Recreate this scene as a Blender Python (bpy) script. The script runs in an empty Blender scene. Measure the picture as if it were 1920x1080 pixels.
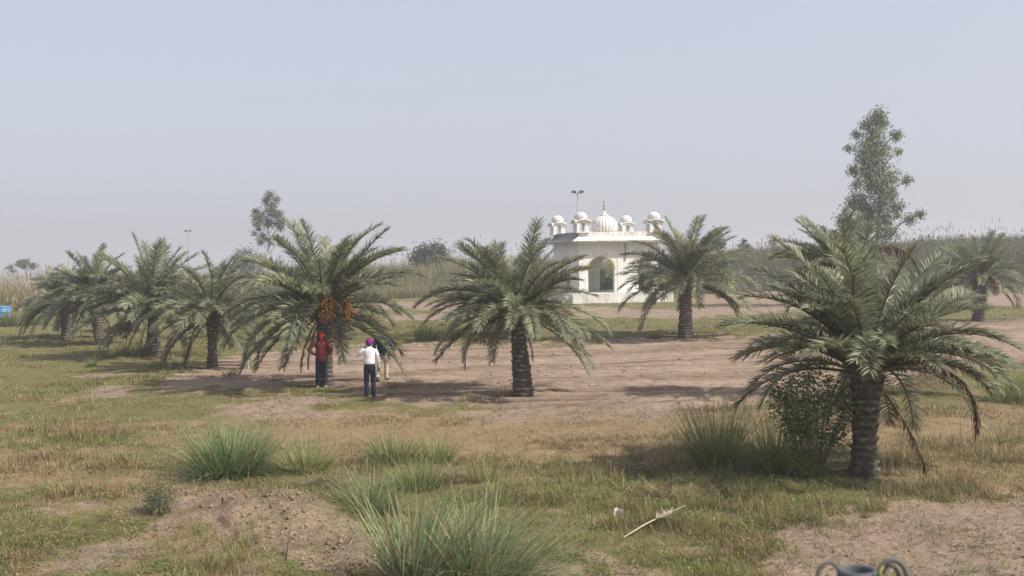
import bpy, math, random
import numpy as np
from mathutils import Matrix, Vector

R = math.radians
scene = bpy.context.scene
COL = scene.collection
rnd = random.Random(7)
rng = np.random.default_rng(7)

# ------------------------------------------------------------------ camera, sky, sun, exposure
CAM_H, FPX, PITCH, ROLL = 4.0, 2000.0, 1.35, 0.8
cam = bpy.data.cameras.new('camera')
cam.sensor_width = 36.0
cam.lens = FPX / 1920.0 * 36.0
cam.clip_start = 0.1
cam.clip_end = 12000
cam.dof.use_dof = True
cam.dof.focus_distance = 34.0
cam.dof.aperture_fstop = 2.2
camo = bpy.data.objects.new('camera', cam)
COL.objects.link(camo)
CM = Matrix.Translation((0, 0, CAM_H)) @ Matrix.Rotation(R(90 - PITCH), 4, 'X') @ Matrix.Rotation(R(-ROLL), 4, 'Z')
camo.matrix_world = CM
scene.camera = camo

SUN_EL, SUN_AZ = 44.0, 112.0            # azimuth from +Y towards +X
w = bpy.data.worlds.new('World')
scene.world = w
w.use_nodes = True
nt = w.node_tree
nt.nodes.clear()
sky = nt.nodes.new('ShaderNodeTexSky')
sky.sky_type = 'NISHITA'
sky.sun_disc = False
sky.sun_elevation = R(SUN_EL)
sky.sun_rotation = R(SUN_AZ)
sky.altitude = 0
sky.air_density = 1.0
sky.dust_density = 4.0
sky.ozone_density = 3.0
bg = nt.nodes.new('ShaderNodeBackground')
bg.inputs[1].default_value = 0.132
wo = nt.nodes.new('ShaderNodeOutputWorld')
veil = nt.nodes.new('ShaderNodeMix')             # thin high overcast: an even pale veil over the clear sky
veil.data_type = 'RGBA'
veil.inputs[0].default_value = .72
veil.inputs[7].default_value = (3.1, 3.14, 3.5, 1)
nt.links.new(sky.outputs[0], veil.inputs[6])
nt.links.new(veil.outputs[2], bg.inputs[0])
nt.links.new(bg.outputs[0], wo.inputs[0])

sl = bpy.data.lights.new('sun', 'SUN')
sl.energy = 3.7
sl.angle = R(0.6)
sl.color = (1.0, 0.93, 0.83)
so = bpy.data.objects.new('sun', sl)
COL.objects.link(so)
sdir = Vector((math.cos(R(SUN_EL)) * math.sin(R(SUN_AZ)), math.cos(R(SUN_EL)) * math.cos(R(SUN_AZ)), math.sin(R(SUN_EL))))
so.rotation_euler = sdir.to_track_quat('Z', 'Y').to_euler()
so.location = (30, -20, 60)

vs = scene.view_settings
vs.view_transform = 'Standard'
vs.look = 'None'
vs.exposure = 0.66
vs.gamma = 1.0
vs.use_curve_mapping = False
scene.render.engine = 'CYCLES'
scene.cycles.use_denoising = True
scene.cycles.max_bounces = 6
scene.cycles.diffuse_bounces = 3
scene.cycles.transmission_bounces = 4
scene.cycles.transparent_max_bounces = 8
scene.cycles.volume_bounces = 0

# ------------------------------------------------------------------ helpers: noise, camera mapping, terrain
def _hash(ix, iy, s):
    h = (ix.astype(np.int64) * 374761393 + iy.astype(np.int64) * 668265263 + s * 974634777) & 0xFFFFFFFF
    h = ((h ^ (h >> 13)) * 1274126177) & 0xFFFFFFFF
    h = h ^ (h >> 16)
    return (h & 0xFFFFFF) / float(0xFFFFFF)

def vnoise(x, y, s=0):
    x = np.asarray(x, float); y = np.asarray(y, float)
    ix = np.floor(x); iy = np.floor(y)
    fx = x - ix; fy = y - iy
    ux = fx * fx * (3 - 2 * fx); uy = fy * fy * (3 - 2 * fy)
    a = _hash(ix, iy, s); b = _hash(ix + 1, iy, s); c = _hash(ix, iy + 1, s); d = _hash(ix + 1, iy + 1, s)
    return (a * (1 - ux) + b * ux) * (1 - uy) + (c * (1 - ux) + d * ux) * uy

def fbm(x, y, s=0, o=4):
    v = 0; a = 0.5; t = 0
    for i in range(o):
        v = v + a * vnoise(x, y, s + i * 17); t += a
        x = x * 2.03 + 11.3; y = y * 2.03 + 5.7; a *= 0.5
    return v / t

CR = np.array(CM.to_3x3())
def project(x, y, z=0.0):
    d = np.stack([np.asarray(x, float), np.asarray(y, float), np.asarray(z, float) + 0 * np.asarray(x, float) - CAM_H], -1)
    l = d @ CR
    zz = np.minimum(l[..., 2], -0.05)
    return 960 + FPX * l[..., 0] / -zz, 540 - FPX * l[..., 1] / -zz, l[..., 2] < -0.05

def ray(px, py):
    d = CR @ np.array([(px - 960) / FPX, (540 - py) / FPX, -1.0])
    return d / np.linalg.norm(d)

def sst(e0, e1, x):
    t = np.clip((x - e0) / (e1 - e0), 0, 1)
    return t * t * (3 - 2 * t)

def inside(poly, px, py):
    n = len(poly); r = np.zeros(np.shape(px), bool)
    for i in range(n):
        x0, y0 = poly[i]; x1, y1 = poly[(i + 1) % n]
        c = ((y0 > py) != (y1 > py)) & (px < (x1 - x0) * (py - y0) / (y1 - y0 + 1e-9) + x0)
        r ^= c
    return r

# zones of bare earth, straw and green, as ground polygons (given by where their corners lie)
FIELD = [(300, 712), (420, 668), (560, 650), (700, 645), (1000, 646), (1480, 634), (1700, 616), (1960, 606), (1960, 676), (1800, 690),
         (1480, 752), (1330, 772), (1000, 757), (720, 744), (560, 722), (280, 738)]
BAND1 = [(700, 566), (900, 564), (1060, 572), (1240, 580), (1500, 571), (1500, 583), (1250, 604), (1000, 606), (730, 606), (720, 590), (1000, 588), (1000, 582), (700, 581)]
BAND2 = [(1290, 566), (1330, 550), (1500, 541), (1500, 566), (1330, 574)]
BAND3 = [(1840, 552), (1960, 546), (1960, 572), (1840, 576)]
CORNER = [(1535, 992), (1640, 962), (1790, 946), (1990, 918), (2000, 1150), (1380, 1150), (1470, 1060)]
MOUNDZ = [(300, 930), (360, 898), (440, 905), (560, 950), (650, 1000), (710, 1060), (640, 1090), (480, 1040), (380, 985)]

def zones(x, y):
    """soil, straw, green weights (0..1) at ground points."""
    x = np.asarray(x, float); y = np.asarray(y, float)
    n1 = fbm(x * 0.45, y * 0.45, 3) - 0.5
    n2 = fbm(x * 1.7, y * 1.7, 9) - 0.5
    px, py, ok = project(x, y, 0.0)
    dist = np.sqrt(x * x + y * y)
    jx = px + (n1 * 60 + n2 * 40) * (30 / np.maximum(dist, 8)) * 1.6
    n3 = fbm(x * 5.0, y * 5.0, 14, 3) - .5
    jx = jx + n3 * 70 * (18 / np.maximum(dist, 8))
    jy = py + n3 * 34 * (18 / np.maximum(dist, 8)) + (n2 * 30 + n1 * 22) * (30 / np.maximum(dist, 8))
    soil = np.zeros(x.shape)
    for P, v in ((FIELD, 1), (BAND1, .9), (BAND2, .85), (BAND3, .8), (CORNER, .78), (MOUNDZ, .52)):
        m = inside(P, jx, jy) & ok
        soil = np.where(m, np.maximum(soil, v), soil)
    # trampled earth apron in front of the palm row and the path of feet
    ap = sst(735, 750, jy) * (1 - sst(775, 812, jy)) * sst(230, 330, jx) * (1 - sst(1250, 1420, jx))
    soil = np.maximum(soil, ap * np.clip(0.55 + n1 * 1.8 + n2 * 1.0, 0, .9))
    lf = sst(670, 700, jy) * (1 - sst(740, 770, jy)) * sst(60, 200, jx) * (1 - sst(320, 420, jx))
    soil = np.maximum(soil, lf * np.clip(0.35 + n1 * 2.2, 0, .85))
    near = sst(900, 980, jy) * sst(900, 1050, jx) * (1 - sst(1250, 1500, jx))
    soil = np.maximum(soil, near * np.clip(0.38 + n1 * 2.4 + n2 * 1.9, 0, .85))
    nl = sst(880, 960, jy) * (1 - sst(500, 800, jx))
    soil = np.maximum(soil, nl * np.clip(0.02 + n1 * 1.8 + n2 * 2.0, 0, .6))
    # straw
    st = np.clip(0.35 + n1 * 1.3 + n2 * .8, 0, 1)
    st = np.maximum(st, sst(745, 790, jy) * (1 - sst(850, 890, jy)) * sst(280, 520, jx) * .9)
    st = np.maximum(st, (1 - sst(100, 190, jx)) * sst(840, 870, jy) * (1 - sst(895, 935, jy)) * .95)
    st = np.where((jy < 745) & (px < 700), st * .55, st)
    st = np.where((jy < 650) & (px > 700), st * .5, st)
    gr = sst(870, 900, jy) * sst(1080, 1250, jx) * (1 - sst(1650, 1850, jx))
    st = st * (1 - .55 * gr)
    st = np.where((px > 1650) & (jy > 760), np.maximum(st, .6 + n2), st)
    return np.clip(soil, 0, 1), np.clip(st, 0, 1)

def bank_h(x, y):
    """the grown-over embankment beyond the field, higher to the right"""
    a = np.arctan2(x, np.maximum(y, 1)) / R(25)
    hgt = 0.25 + 0.9 * sst(-.6, -.1, a) + 2.1 * sst(.15, .55, a) + 1.1 * sst(.6, 1.0, a)
    start = 112 + 20 * sst(-.9, .0, a) + 14 * sst(.3, .9, a) - 14 * (1 - sst(-1.1, -.6, a))
    r = np.sqrt(x * x + y * y)
    return np.where(y > 0, hgt * sst(0, 13, r - start) * (1 - 0.6 * sst(40, 90, r - start)), 0), r - start

def H(x, y, detail=True):
    x = np.asarray(x, float); y = np.asarray(y, float)
    d = np.sqrt(x * x + y * y)
    h = (fbm(x * .12, y * .12, 21) - .5) * .35 * (1 - sst(150, 400, d))
    h = h + (fbm(x * .5, y * .5, 22, 3) - .5) * .16
    # spoil heap, bottom left: ridge falling to the right
    def ridge(ax, ay, bx, by, ha, hb, wd):
        vx, vy = bx - ax, by - ay
        t = np.clip(((x - ax) * vx + (y - ay) * vy) / (vx * vx + vy * vy), 0, 1)
        q = np.sqrt((x - ax - t * vx) ** 2 + (y - ay - t * vy) ** 2)
        return (ha + (hb - ha) * t) * np.exp(-(q / wd) ** 2)
    h = h + ridge(-6.6, 17.6, -3.6, 16.6, .14, .25, 1.2) + ridge(-3.6, 16.6, -1.5, 13.9, .15, .13, 1.1)
    h = h + ridge(-.4, 18.4, 1.0, 18.0, .10, .16, 1.1) + ridge(0.2, 15.0, 2.6, 13.6, .12, .12, 1.2)
    # low grassed strip between the two fields
    px, py, ok = project(x, y, 0.0)
    strip = sst(603, 610, py) * (1 - sst(632, 645, py + (fbm(x * .4, y * .4, 5) - .5) * 10)) * sst(600, 760, px) * ok * (d < 90)
    h = h + strip * .32
    h = h + bank_h(x, y)[0]
    if detail:
        so_, st_ = zones(x, y)
        h = h + (fbm(x * 2.2, y * 2.2, 31, 4) - .5) * .07 * (1 - sst(40, 120, d))
        fur = np.sin((y + .06 * x + .9 * fbm(x * .22, y * .22, 40)) * 2 * math.pi / 1.05)
        streak = fbm(x * .16, (y + .06 * x) * 2.2, 58, 3) - .5
        clod = fbm(x * 4.5, y * 4.5, 55, 3) - .5
        inf = inside(FIELD, px, py) & ok
        h = h + np.where(inf, so_ * (fur * .034 * (.4 + 1.2 * vnoise(x * .3, y * .3, 44)) + clod * .035 + streak * .14), so_ * (clod * .07 + inside(MOUNDZ, px, py) * ((fbm(x * 1.9, y * 1.9, 66, 4) - .5) * .34 + np.maximum(clod, .02) * .22))) * (1 - sst(60, 140, d))
    return h

def hz(x, y):
    return float(H(np.array([x]), np.array([y]))[0])

_ts = np.concatenate([np.arange(5, 60, .02), np.arange(60, 400, .2)])
def at(px, py):
    """the ground point seen at that place of the photograph"""
    d = ray(px, py)
    X = _ts * d[0]; Y = _ts * d[1]; Z = CAM_H + _ts * d[2]
    b = np.nonzero(Z <= H(X, Y, False))[0]
    i = b[0] if len(b) else len(_ts) - 1
    return Vector((X[i], Y[i], hz(X[i], Y[i])))

def up_at(px, py, Y):
    """a point above the ground at depth Y"""
    d = ray(px, py)
    t = Y / d[1]
    return Vector((d[0] * t, Y, CAM_H + d[2] * t))

# ------------------------------------------------------------------ helpers: meshes and objects
def mesh_np(name, V, faces, col=None, smooth=False):
    """V (n,3); faces: list of (m,k) index arrays; col (n,3) colours per vertex"""
    me = bpy.data.meshes.new(name)
    V = np.ascontiguousarray(V, dtype=np.float32)
    me.vertices.add(len(V)); me.vertices.foreach_set('co', V.ravel())
    faces = [np.asarray(f, dtype=np.int32) for f in faces if len(f)]
    lv = np.concatenate([f.ravel() for f in faces])
    tot = np.concatenate([np.full(len(f), f.shape[1], np.int32) for f in faces])
    me.loops.add(len(lv)); me.loops.foreach_set('vertex_index', lv)
    me.polygons.add(len(tot))
    me.polygons.foreach_set('loop_start', np.concatenate([[0], np.cumsum(tot)[:-1]]).astype(np.int32))
    me.polygons.foreach_set('loop_total', tot)
    if smooth:
        me.polygons.foreach_set('use_smooth', np.ones(len(tot), bool))
    if col is not None:
        a = me.color_attributes.new('col', 'FLOAT_COLOR', 'POINT')
        c = np.ones((len(V), 4), np.float32); c[:, :3] = col
        a.data.foreach_set('color', c.ravel())
    me.update(calc_edges=True)
    me.validate()
    return me

class MB:
    """collects geometry for ONE mesh"""
    def __init__(s): s.v = []; s.f = []; s.c = []; s.n = 0
    def add(s, V, F, c=(1, 1, 1)):
        V = np.asarray(V, float)
        s.v.append(V); s.c.append(np.broadcast_to(np.asarray(c, float), (len(V), 3)))
        for f in F: s.f.append([i + s.n for i in f])
        s.n += len(V)
    def box(s, x0, x1, y0, y1, z0, z1):
        V = [(x, y, z) for z in (z0, z1) for y in (y0, y1) for x in (x0, x1)]
        s.add(V, [(0, 2, 3, 1), (4, 5, 7, 6), (0, 1, 5, 4), (2, 6, 7, 3), (0, 4, 6, 2), (1, 3, 7, 5)])
    def tube(s, pts, rad, n=8, cap=True, c=(1, 1, 1), squash=None):
        """rad: number or (rx, ry) per point; squash: fixed side axis for elliptic rings"""
        P = [np.asarray(p, float) for p in pts]; k = len(P)
        V = []
        ref = None
        for i in range(k):
            t = P[min(i + 1, k - 1)] - P[max(i - 1, 0)]
            t = t / (np.linalg.norm(t) + 1e-9)
            if squash is not None: a = np.asarray(squash, float)
            elif ref is None: a = np.array([1., 0, 0]) if abs(t[0]) < .8 else np.array([0, 1., 0])
            else: a = ref
            a = a - t * (a @ t); a /= np.linalg.norm(a) + 1e-9
            ref = a
            b = np.cross(t, a)
            r = rad[i]
            rx, ry = r if isinstance(r, (tuple, list)) else (r, r)
            for j in range(n):
                q = 2 * math.pi * j / n
                V.append(P[i] + a * rx * math.cos(q) + b * ry * math.sin(q))
        F = [(i * n + j, i * n + (j + 1) % n, (i + 1) * n + (j + 1) % n, (i + 1) * n + j) for i in range(k - 1) for j in range(n)]
        if cap: F += [tuple(range(n - 1, -1, -1)), tuple((k - 1) * n + j for j in range(n))]
        s.add(V, F, c)
    def ball(s, c0, rx, ry, rz, n=12, m=8, c=(1, 1, 1)):
        c0 = np.asarray(c0, float); V = [c0 + (0, 0, -rz)]
        for i in range(1, m):
            p = math.pi * i / m - math.pi / 2
            for j in range(n):
                q = 2 * math.pi * j / n
                V.append(c0 + (rx * math.cos(p) * math.cos(q), ry * math.cos(p) * math.sin(q), rz * math.sin(p)))
        V.append(c0 + (0, 0, rz))
        F = [(0, 1 + (j + 1) % n, 1 + j) for j in range(n)]
        for i in range(m - 2):
            F += [(1 + i * n + j, 1 + i * n + (j + 1) % n, 1 + (i + 1) * n + (j + 1) % n, 1 + (i + 1) * n + j) for j in range(n)]
        L = len(V) - 1
        F += [(L, 1 + (m - 2) * n + j, 1 + (m - 2) * n + (j + 1) % n) for j in range(n)]
        s.add(V, F, c)
    def lathe(s, prof, n=24, c=(1, 1, 1), lobes=0, depth=0.0, center=(0, 0)):
        """prof: (r, z) list bottom to top"""
        V = []; C = []
        for r, z in prof:
            for j in range(n):
                q = 2 * math.pi * j / n
                k = 1.0
                g = 0.0
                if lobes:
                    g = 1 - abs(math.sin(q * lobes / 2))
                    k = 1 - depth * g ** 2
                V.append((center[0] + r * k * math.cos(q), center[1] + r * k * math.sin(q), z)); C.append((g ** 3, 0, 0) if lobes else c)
        m = len(prof)
        F = [(i * n + j, i * n + (j + 1) % n, (i + 1) * n + (j + 1) % n, (i + 1) * n + j) for i in range(m - 1) for j in range(n)]
        F += [tuple(range(n - 1, -1, -1)), tuple((m - 1) * n + j for j in range(n))]
        s.add(V, F); s.c[-1] = np.array(C, float)
    def mesh(s, name, smooth=False, col=False):
        me = bpy.data.meshes.new(name)
        V = np.concatenate(s.v)
        me.from_pydata([tuple(v) for v in V], [], s.f)
        if smooth: me.polygons.foreach_set('use_smooth', np.ones(len(me.polygons), bool))
        if col:
            a = me.color_attributes.new('col', 'FLOAT_COLOR', 'POINT')
            c = np.ones((len(V), 4), np.float32); c[:, :3] = np.concatenate(s.c)
            a.data.foreach_set('color', c.ravel())
        me.update()
        return me

def link(name, me, mat=None, parent=None, loc=None, rot=None, scale=None):
    o = bpy.data.objects.new(name, me)
    COL.objects.link(o)
    if mat is not None and me is not None and len(me.materials) == 0: me.materials.append(mat)
    if parent is not None: o.parent = parent
    if loc is not None: o.location = loc
    if rot is not None: o.rotation_euler = rot
    if scale is not None: o.scale = (scale,) * 3 if isinstance(scale, (int, float)) else scale
    return o

def tag(o, label=None, cat=None, group=None, kind=None):
    if label: o['label'] = label
    if cat: o['category'] = cat
    if group: o['group'] = group
    if kind: o['kind'] = kind
    return o

def empty(name, loc, rz=0.0):
    o = bpy.data.objects.new(name, None)
    o.empty_display_size = .2
    COL.objects.link(o)
    o.location = loc; o.rotation_euler = (0, 0, rz)
    return o

def bake(o, name):
    """apply the modifiers of a helper object, return its mesh and drop the helper"""
    dg = bpy.context.evaluated_depsgraph_get()
    me = bpy.data.meshes.new_from_object(o.evaluated_get(dg))
    me.name = name
    old = o.data
    bpy.data.objects.remove(o); bpy.data.meshes.remove(old)
    return me

# ------------------------------------------------------------------ materials
class NT:
    def __init__(s, name):
        s.m = bpy.data.materials.new(name); s.m.use_nodes = True
        s.t = s.m.node_tree; s.t.nodes.clear()
        s.out = s.n('ShaderNodeOutputMaterial')
    def n(s, typ, **kw):
        x = s.t.nodes.new(typ)
        for k, v in kw.items(): setattr(x, k, v)
        return x
    def l(s, a, b): s.t.links.new(a, b)
    def noise(s, scale, detail=4, rough=.6, vec=None, w=None):
        x = s.n('ShaderNodeTexNoise'); x.inputs['Scale'].default_value = scale
        x.inputs['Detail'].default_value = detail; x.inputs['Roughness'].default_value = rough
        if vec is not None: s.l(vec, x.inputs['Vector'])
        return x.outputs['Fac']
    def ramp(s, fac, stops):
        x = s.n('ShaderNodeValToRGB'); e = x.color_ramp.elements
        while len(e) < len(stops): e.new(.5)
        for i, (p, c) in enumerate(stops):
            e[i].position = p; e[i].color = (c[0], c[1], c[2], 1) if not isinstance(c, (int, float)) else (c, c, c, 1)
        s.l(fac, x.inputs[0]); return x.outputs[0]
    def mix(s, fac, a, b, mode='MIX'):
        x = s.n('ShaderNodeMix', data_type='RGBA', blend_type=mode)
        for v, k in ((fac, 0), (a, 6), (b, 7)):
            if isinstance(v, (int, float)): x.inputs[k].default_value = v
            elif isinstance(v, (tuple, list)): x.inputs[k].default_value = (v[0], v[1], v[2], 1)
            else: s.l(v, x.inputs[k])
        return x.outputs[2]
    def math(s, op, a, b=None):
        x = s.n('ShaderNodeMath', operation=op)
        for i, v in enumerate((a, b)):
            if v is None: continue
            if isinstance(v, (int, float)): x.inputs[i].default_value = v
            else: s.l(v, x.inputs[i])
        return x.outputs[0]
    def attr(s, name='col'):
        x = s.n('ShaderNodeVertexColor'); x.layer_name = name; return x.outputs[0]
    def obj(s):
        return s.n('ShaderNodeTexCoord').outputs['Object']
    def bump(s, h, strength=.5, dist=.02):
        x = s.n('ShaderNodeBump'); x.inputs['Strength'].default_value = strength; x.inputs['Distance'].default_value = dist
        s.l(h, x.inputs['Height']); return x.outputs[0]
    def bsdf(s, color, rough=.8, normal=None, spec=.3, metal=0.0, transl=0.0):
        b = s.n('ShaderNodeBsdfPrincipled')
        if isinstance(color, (tuple, list)): b.inputs['Base Color'].default_value = (color[0], color[1], color[2], 1)
        else: s.l(color, b.inputs['Base Color'])
        if isinstance(rough, (int, float)): b.inputs['Roughness'].default_value = rough
        else: s.l(rough, b.inputs['Roughness'])
        b.inputs['Specular IOR Level'].default_value = spec
        b.inputs['Metallic'].default_value = metal
        if normal is not None: s.l(normal, b.inputs['Normal'])
        if transl > 0:
            t = s.n('ShaderNodeBsdfTranslucent')
            if isinstance(color, (tuple, list)): t.inputs[0].default_value = (color[0], color[1], color[2], 1)
            else: s.l(color, t.inputs[0])
            mx = s.n('ShaderNodeMixShader'); mx.inputs[0].default_value = transl
            s.l(b.outputs[0], mx.inputs[1]); s.l(t.outputs[0], mx.inputs[2]); s.l(mx.outputs[0], s.out.inputs[0])
        else: s.l(b.outputs[0], s.out.inputs[0])
        return s.m

def m_plain(name, c, rough=.7, var=.25, scale=6, bump=.2, spec=.3, metal=0, dist=.01):
    t = NT(name); v = t.obj()
    n = t.noise(scale, 5, .6, v)
    col = t.mix(n, tuple(x * (1 - var) for x in c), tuple(min(1, x * (1 + var)) for x in c))
    return t.bsdf(col, rough, t.bump(t.noise(scale * 5, 4, .6, v), bump, dist), spec, metal)

def m_leaf(name, rough=.55, transl=.25, spec=.3, objvar=0.0):
    """colour comes with the leaf or blade itself"""
    t = NT(name); c = t.attr()
    if objvar:
        oi = t.n('ShaderNodeObjectInfo')
        hs = t.n('ShaderNodeHueSaturation')
        t.l(t.math('ADD', .5 - objvar * .05, t.math('MULTIPLY', oi.outputs['Random'], objvar * .1)), hs.inputs['Hue'])
        t.l(t.math('ADD', 1 - objvar * .5, t.math('MULTIPLY', oi.outputs['Random'], objvar)), hs.inputs['Value'])
        t.l(c, hs.inputs['Color']); c = hs.outputs[0]
    return t.bsdf(c, rough, None, spec, 0, transl)

def m_ground():
    t = NT('ground_earth_and_turf'); z = t.attr('zone'); p = t.n('ShaderNodeNewGeometry').outputs['Position']
    sep = t.n('ShaderNodeSeparateColor'); t.l(z, sep.inputs[0])
    soil, straw = sep.outputs[0], sep.outputs[1]
    st = t.n('ShaderNodeVectorMath', operation='MULTIPLY'); st.inputs[1].default_value = (.05, .95, 1); t.l(p, st.inputs[0])
    n_big = t.noise(.35, 4, .6, p); n_mid = t.noise(2.4, 5, .65, p); n_fine = t.noise(22, 4, .7, p); n_str = t.noise(1.4, 5, .7, st.outputs[0])
    # pinkish dry earth
    e = t.ramp(n_mid, [(.3, (.25, .183, .135)), (.7, (.36, .272, .203))])
    e = t.mix(t.math('MULTIPLY', n_big, .5), e, (.32, .242, .18))
    e = t.mix(t.ramp(n_fine, [(.28, .75), (.5, 0)]), e, (.14, .095, .065))
    e = t.mix(t.ramp(n_str, [(.36, .6), (.5, 0)]), e, (.16, .115, .085))
    wv = t.n('ShaderNodeTexWave', wave_type='BANDS', bands_direction='Y'); wv.inputs['Scale'].default_value = .36
    wv.inputs['Distortion'].default_value = 2.2; wv.inputs['Detail'].default_value = 3; wv.inputs['Detail Scale'].default_value = 1.6
    sh = t.n('ShaderNodeVectorMath', operation='MULTIPLY'); sh.inputs[1].default_value = (.07, 1, 1); t.l(p, sh.inputs[0]); t.l(sh.outputs[0], wv.inputs[0])
    brk = t.ramp(t.noise(.5, 4, .7, p), [(.38, 0), (.6, .75)])
    brk = t.math('MULTIPLY', brk, sep.outputs[2])
    n_gr = t.noise(5.5, 5, .8, p)
    e = t.mix(t.ramp(n_gr, [(.36, .65), (.5, 0)]), e, (.15, .105, .078))
    e = t.mix(t.math('MULTIPLY', t.ramp(wv.outputs[1], [(.62, 0), (.88, 1)]), brk), e, (.13, .09, .065))
    e = t.mix(t.math('MULTIPLY', t.ramp(wv.outputs[1], [(.08, .6), (.3, 0)]), brk), e, (.40, .305, .23))
    # turf
    g = t.ramp(n_mid, [(.3, (.13, .13, .045)), (.7, (.22, .195, .085))])
    g = t.mix(t.ramp(n_fine, [(.35, .6), (.6, 0)]), g, (.07, .072, .03))
    s = t.ramp(n_mid, [(.3, (.25, .175, .095)), (.7, (.34, .255, .145))])
    s = t.mix(t.ramp(n_fine, [(.35, .6), (.6, 0)]), s, (.15, .11, .06))
    n_pat = t.noise(6.5, 5, .7, p)
    s = t.mix(t.ramp(n_pat, [(.36, .7), (.52, 0)]), s, (.17, .115, .07))
    g = t.mix(t.ramp(n_pat, [(.36, .6), (.52, 0)]), g, (.13, .105, .05))
    tu = t.mix(t.ramp(t.math('ADD', straw, t.math('MULTIPLY', t.math('SUBTRACT', n_fine, .5), .8)), [(.3, 0), (.7, 1)]), g, s)
    f = t.ramp(t.math('ADD', soil, t.math('MULTIPLY', t.math('SUBTRACT', n_fine, .5), .9)), [(.33, 0), (.62, 1)])
    c = t.mix(f, tu, e)
    h = t.math('ADD', t.math('MULTIPLY', n_fine, .6), t.math('MULTIPLY', t.noise(70, 3, .6, p), .4))
    return t.bsdf(c, .95, t.bump(h, .9, .05), .1)

M = {}
M['ground'] = m_ground()
M['blade'] = m_leaf('grass_blade', .6, .22, .25)
M['frond'] = m_leaf('palm_leaflet', .45, .30, .45, .5)
M['dead_frond'] = m_leaf('dry_palm_leaflet', .8, .1, .15, .4)
M['leaf'] = m_leaf('tree_leaf', .5, .25, .35)
M['litter'] = m_leaf('litter', .9, 0, .1)
def m_trunk():
    t = NT('palm_trunk'); v = t.obj(); c = t.attr()
    n = t.noise(9, 6, .7, v)
    a = t.mix(t.ramp(n, [(.3, 0), (.7, 1)]), (.040, .032, .026), (.135, .11, .09))
    sep = t.n('ShaderNodeSeparateColor'); t.l(c, sep.inputs[0])
    a = t.mix(sep.outputs[0], a, (.23, .195, .16))
    return t.bsdf(a, .9, t.bump(t.noise(40, 4, .7, v), .8, .03), .15)
M['trunk'] = m_trunk()
M['fibre'] = m_plain('palm_fibre', (.14, .10, .055), .9, .5, 14, .9)
M['fruit'] = m_leaf('date_stalk', .5, .1, .3)
M['bark'] = m_plain('bark', (.26, .22, .18), .9, .4, 5, .6)
M['bark_pale'] = m_plain('pale_bark', (.48, .44, .38), .85, .3, 3, .4)

# ------------------------------------------------------------------ ground
def build_ground():
    th = np.concatenate([np.arange(-180, -36, 4.0), np.arange(-36, -31, .5), np.arange(-31, 31, .085), np.arange(31, 36, .5), np.arange(36, 180, 4.0)])
    rs = [1.0]
    while rs[-1] < 5200:
        r = rs[-1]
        k = 1.12 if r < 10 else 1.0045 if r < 30 else 1.0040 if r < 75 else 1.01 if r < 190 else 1.12
        rs.append(r * k)
    rs = np.array(rs); T, RR = np.meshgrid(np.radians(th), rs)
    X = RR * np.sin(T); Y = RR * np.cos(T)
    x = X.ravel(); y = Y.ravel()
    z = np.where(np.hypot(x, y) < 400, H(x, y), 0)
    so_, st_ = zones(x, y)
    nT, nR = len(th), len(rs)
    i, j = np.meshgrid(np.arange(nR - 1), np.arange(nT), indexing='ij')
    j2 = (j + 1) % nT
    F = np.stack([i * nT + j, i * nT + j2, (i + 1) * nT + j2, (i + 1) * nT + j], -1).reshape(-1, 4)[:, ::-1]
    V = np.stack([x, y, z], -1)
    V = np.vstack([V, [[0, 0, 0]]]); c = len(V) - 1
    jj = np.arange(nT)
    F3 = np.stack([np.full(nT, c), (jj + 1) % nT, jj], -1)
    me = mesh_np('ground', V, [F, F3], None, True)
    a = me.color_attributes.new('zone', 'FLOAT_COLOR', 'POINT')
    q = np.ones((len(V), 4), np.float32)
    q[:-1, 0] = so_; q[:-1, 1] = st_; q[:, 2] = 0; fx = project(x, y, 0.0); q[:-1, 2] = np.any([inside(P, fx[0], fx[1]) & fx[2] for P in (FIELD, BAND1, BAND2, BAND3)], axis=0)
    a.data.foreach_set('color', q.ravel())
    tag(link('ground', me, M['ground']), kind='structure', label='uneven farmland of ploughed earth, dry straw and green turf', cat='ground')
build_ground()

# ------------------------------------------------------------------ grass blades
def blades(base, az, h, lean, curve, width, col, segs=3, tipc=1.0, twist=None):
    """tapered blades as arrays: V, quads, tris, colours"""
    n = len(base)
    D = np.stack([np.cos(az), np.sin(az), np.zeros(n)], -1)
    tw = az + math.pi / 2 if twist is None else twist
    S = np.stack([np.cos(tw), np.sin(tw), np.zeros(n)], -1)
    P = np.array(base, float); V = []; C = []
    step = h / segs
    for k in range(segs + 1):
        t = k / segs
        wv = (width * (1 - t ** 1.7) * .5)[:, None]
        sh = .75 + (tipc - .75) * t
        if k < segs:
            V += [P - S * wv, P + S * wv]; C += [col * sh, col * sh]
        else: V += [P]; C += [col * sh]
        a = lean + curve * (k + .5) / segs
        P = P + (np.cos(a) * step)[:, None] * np.array([0, 0, 1.]) + (np.sin(a) * step)[:, None] * D
    nv = 2 * segs + 1
    V = np.stack(V, 1).reshape(-1, 3); C = np.stack(C, 1).reshape(-1, 3)
    o = np.arange(n) * nv
    Q = [np.stack([o + 2 * k, o + 2 * k + 1, o + 2 * k + 3, o + 2 * k + 2], -1) for k in range(segs - 1)]
    T = np.stack([o + 2 * segs - 2, o + 2 * segs - 1, o + 2 * segs], -1)
    return V, (np.concatenate(Q) if Q else np.zeros((0, 4), int)), T, np.clip(C, 0, 1)

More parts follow.
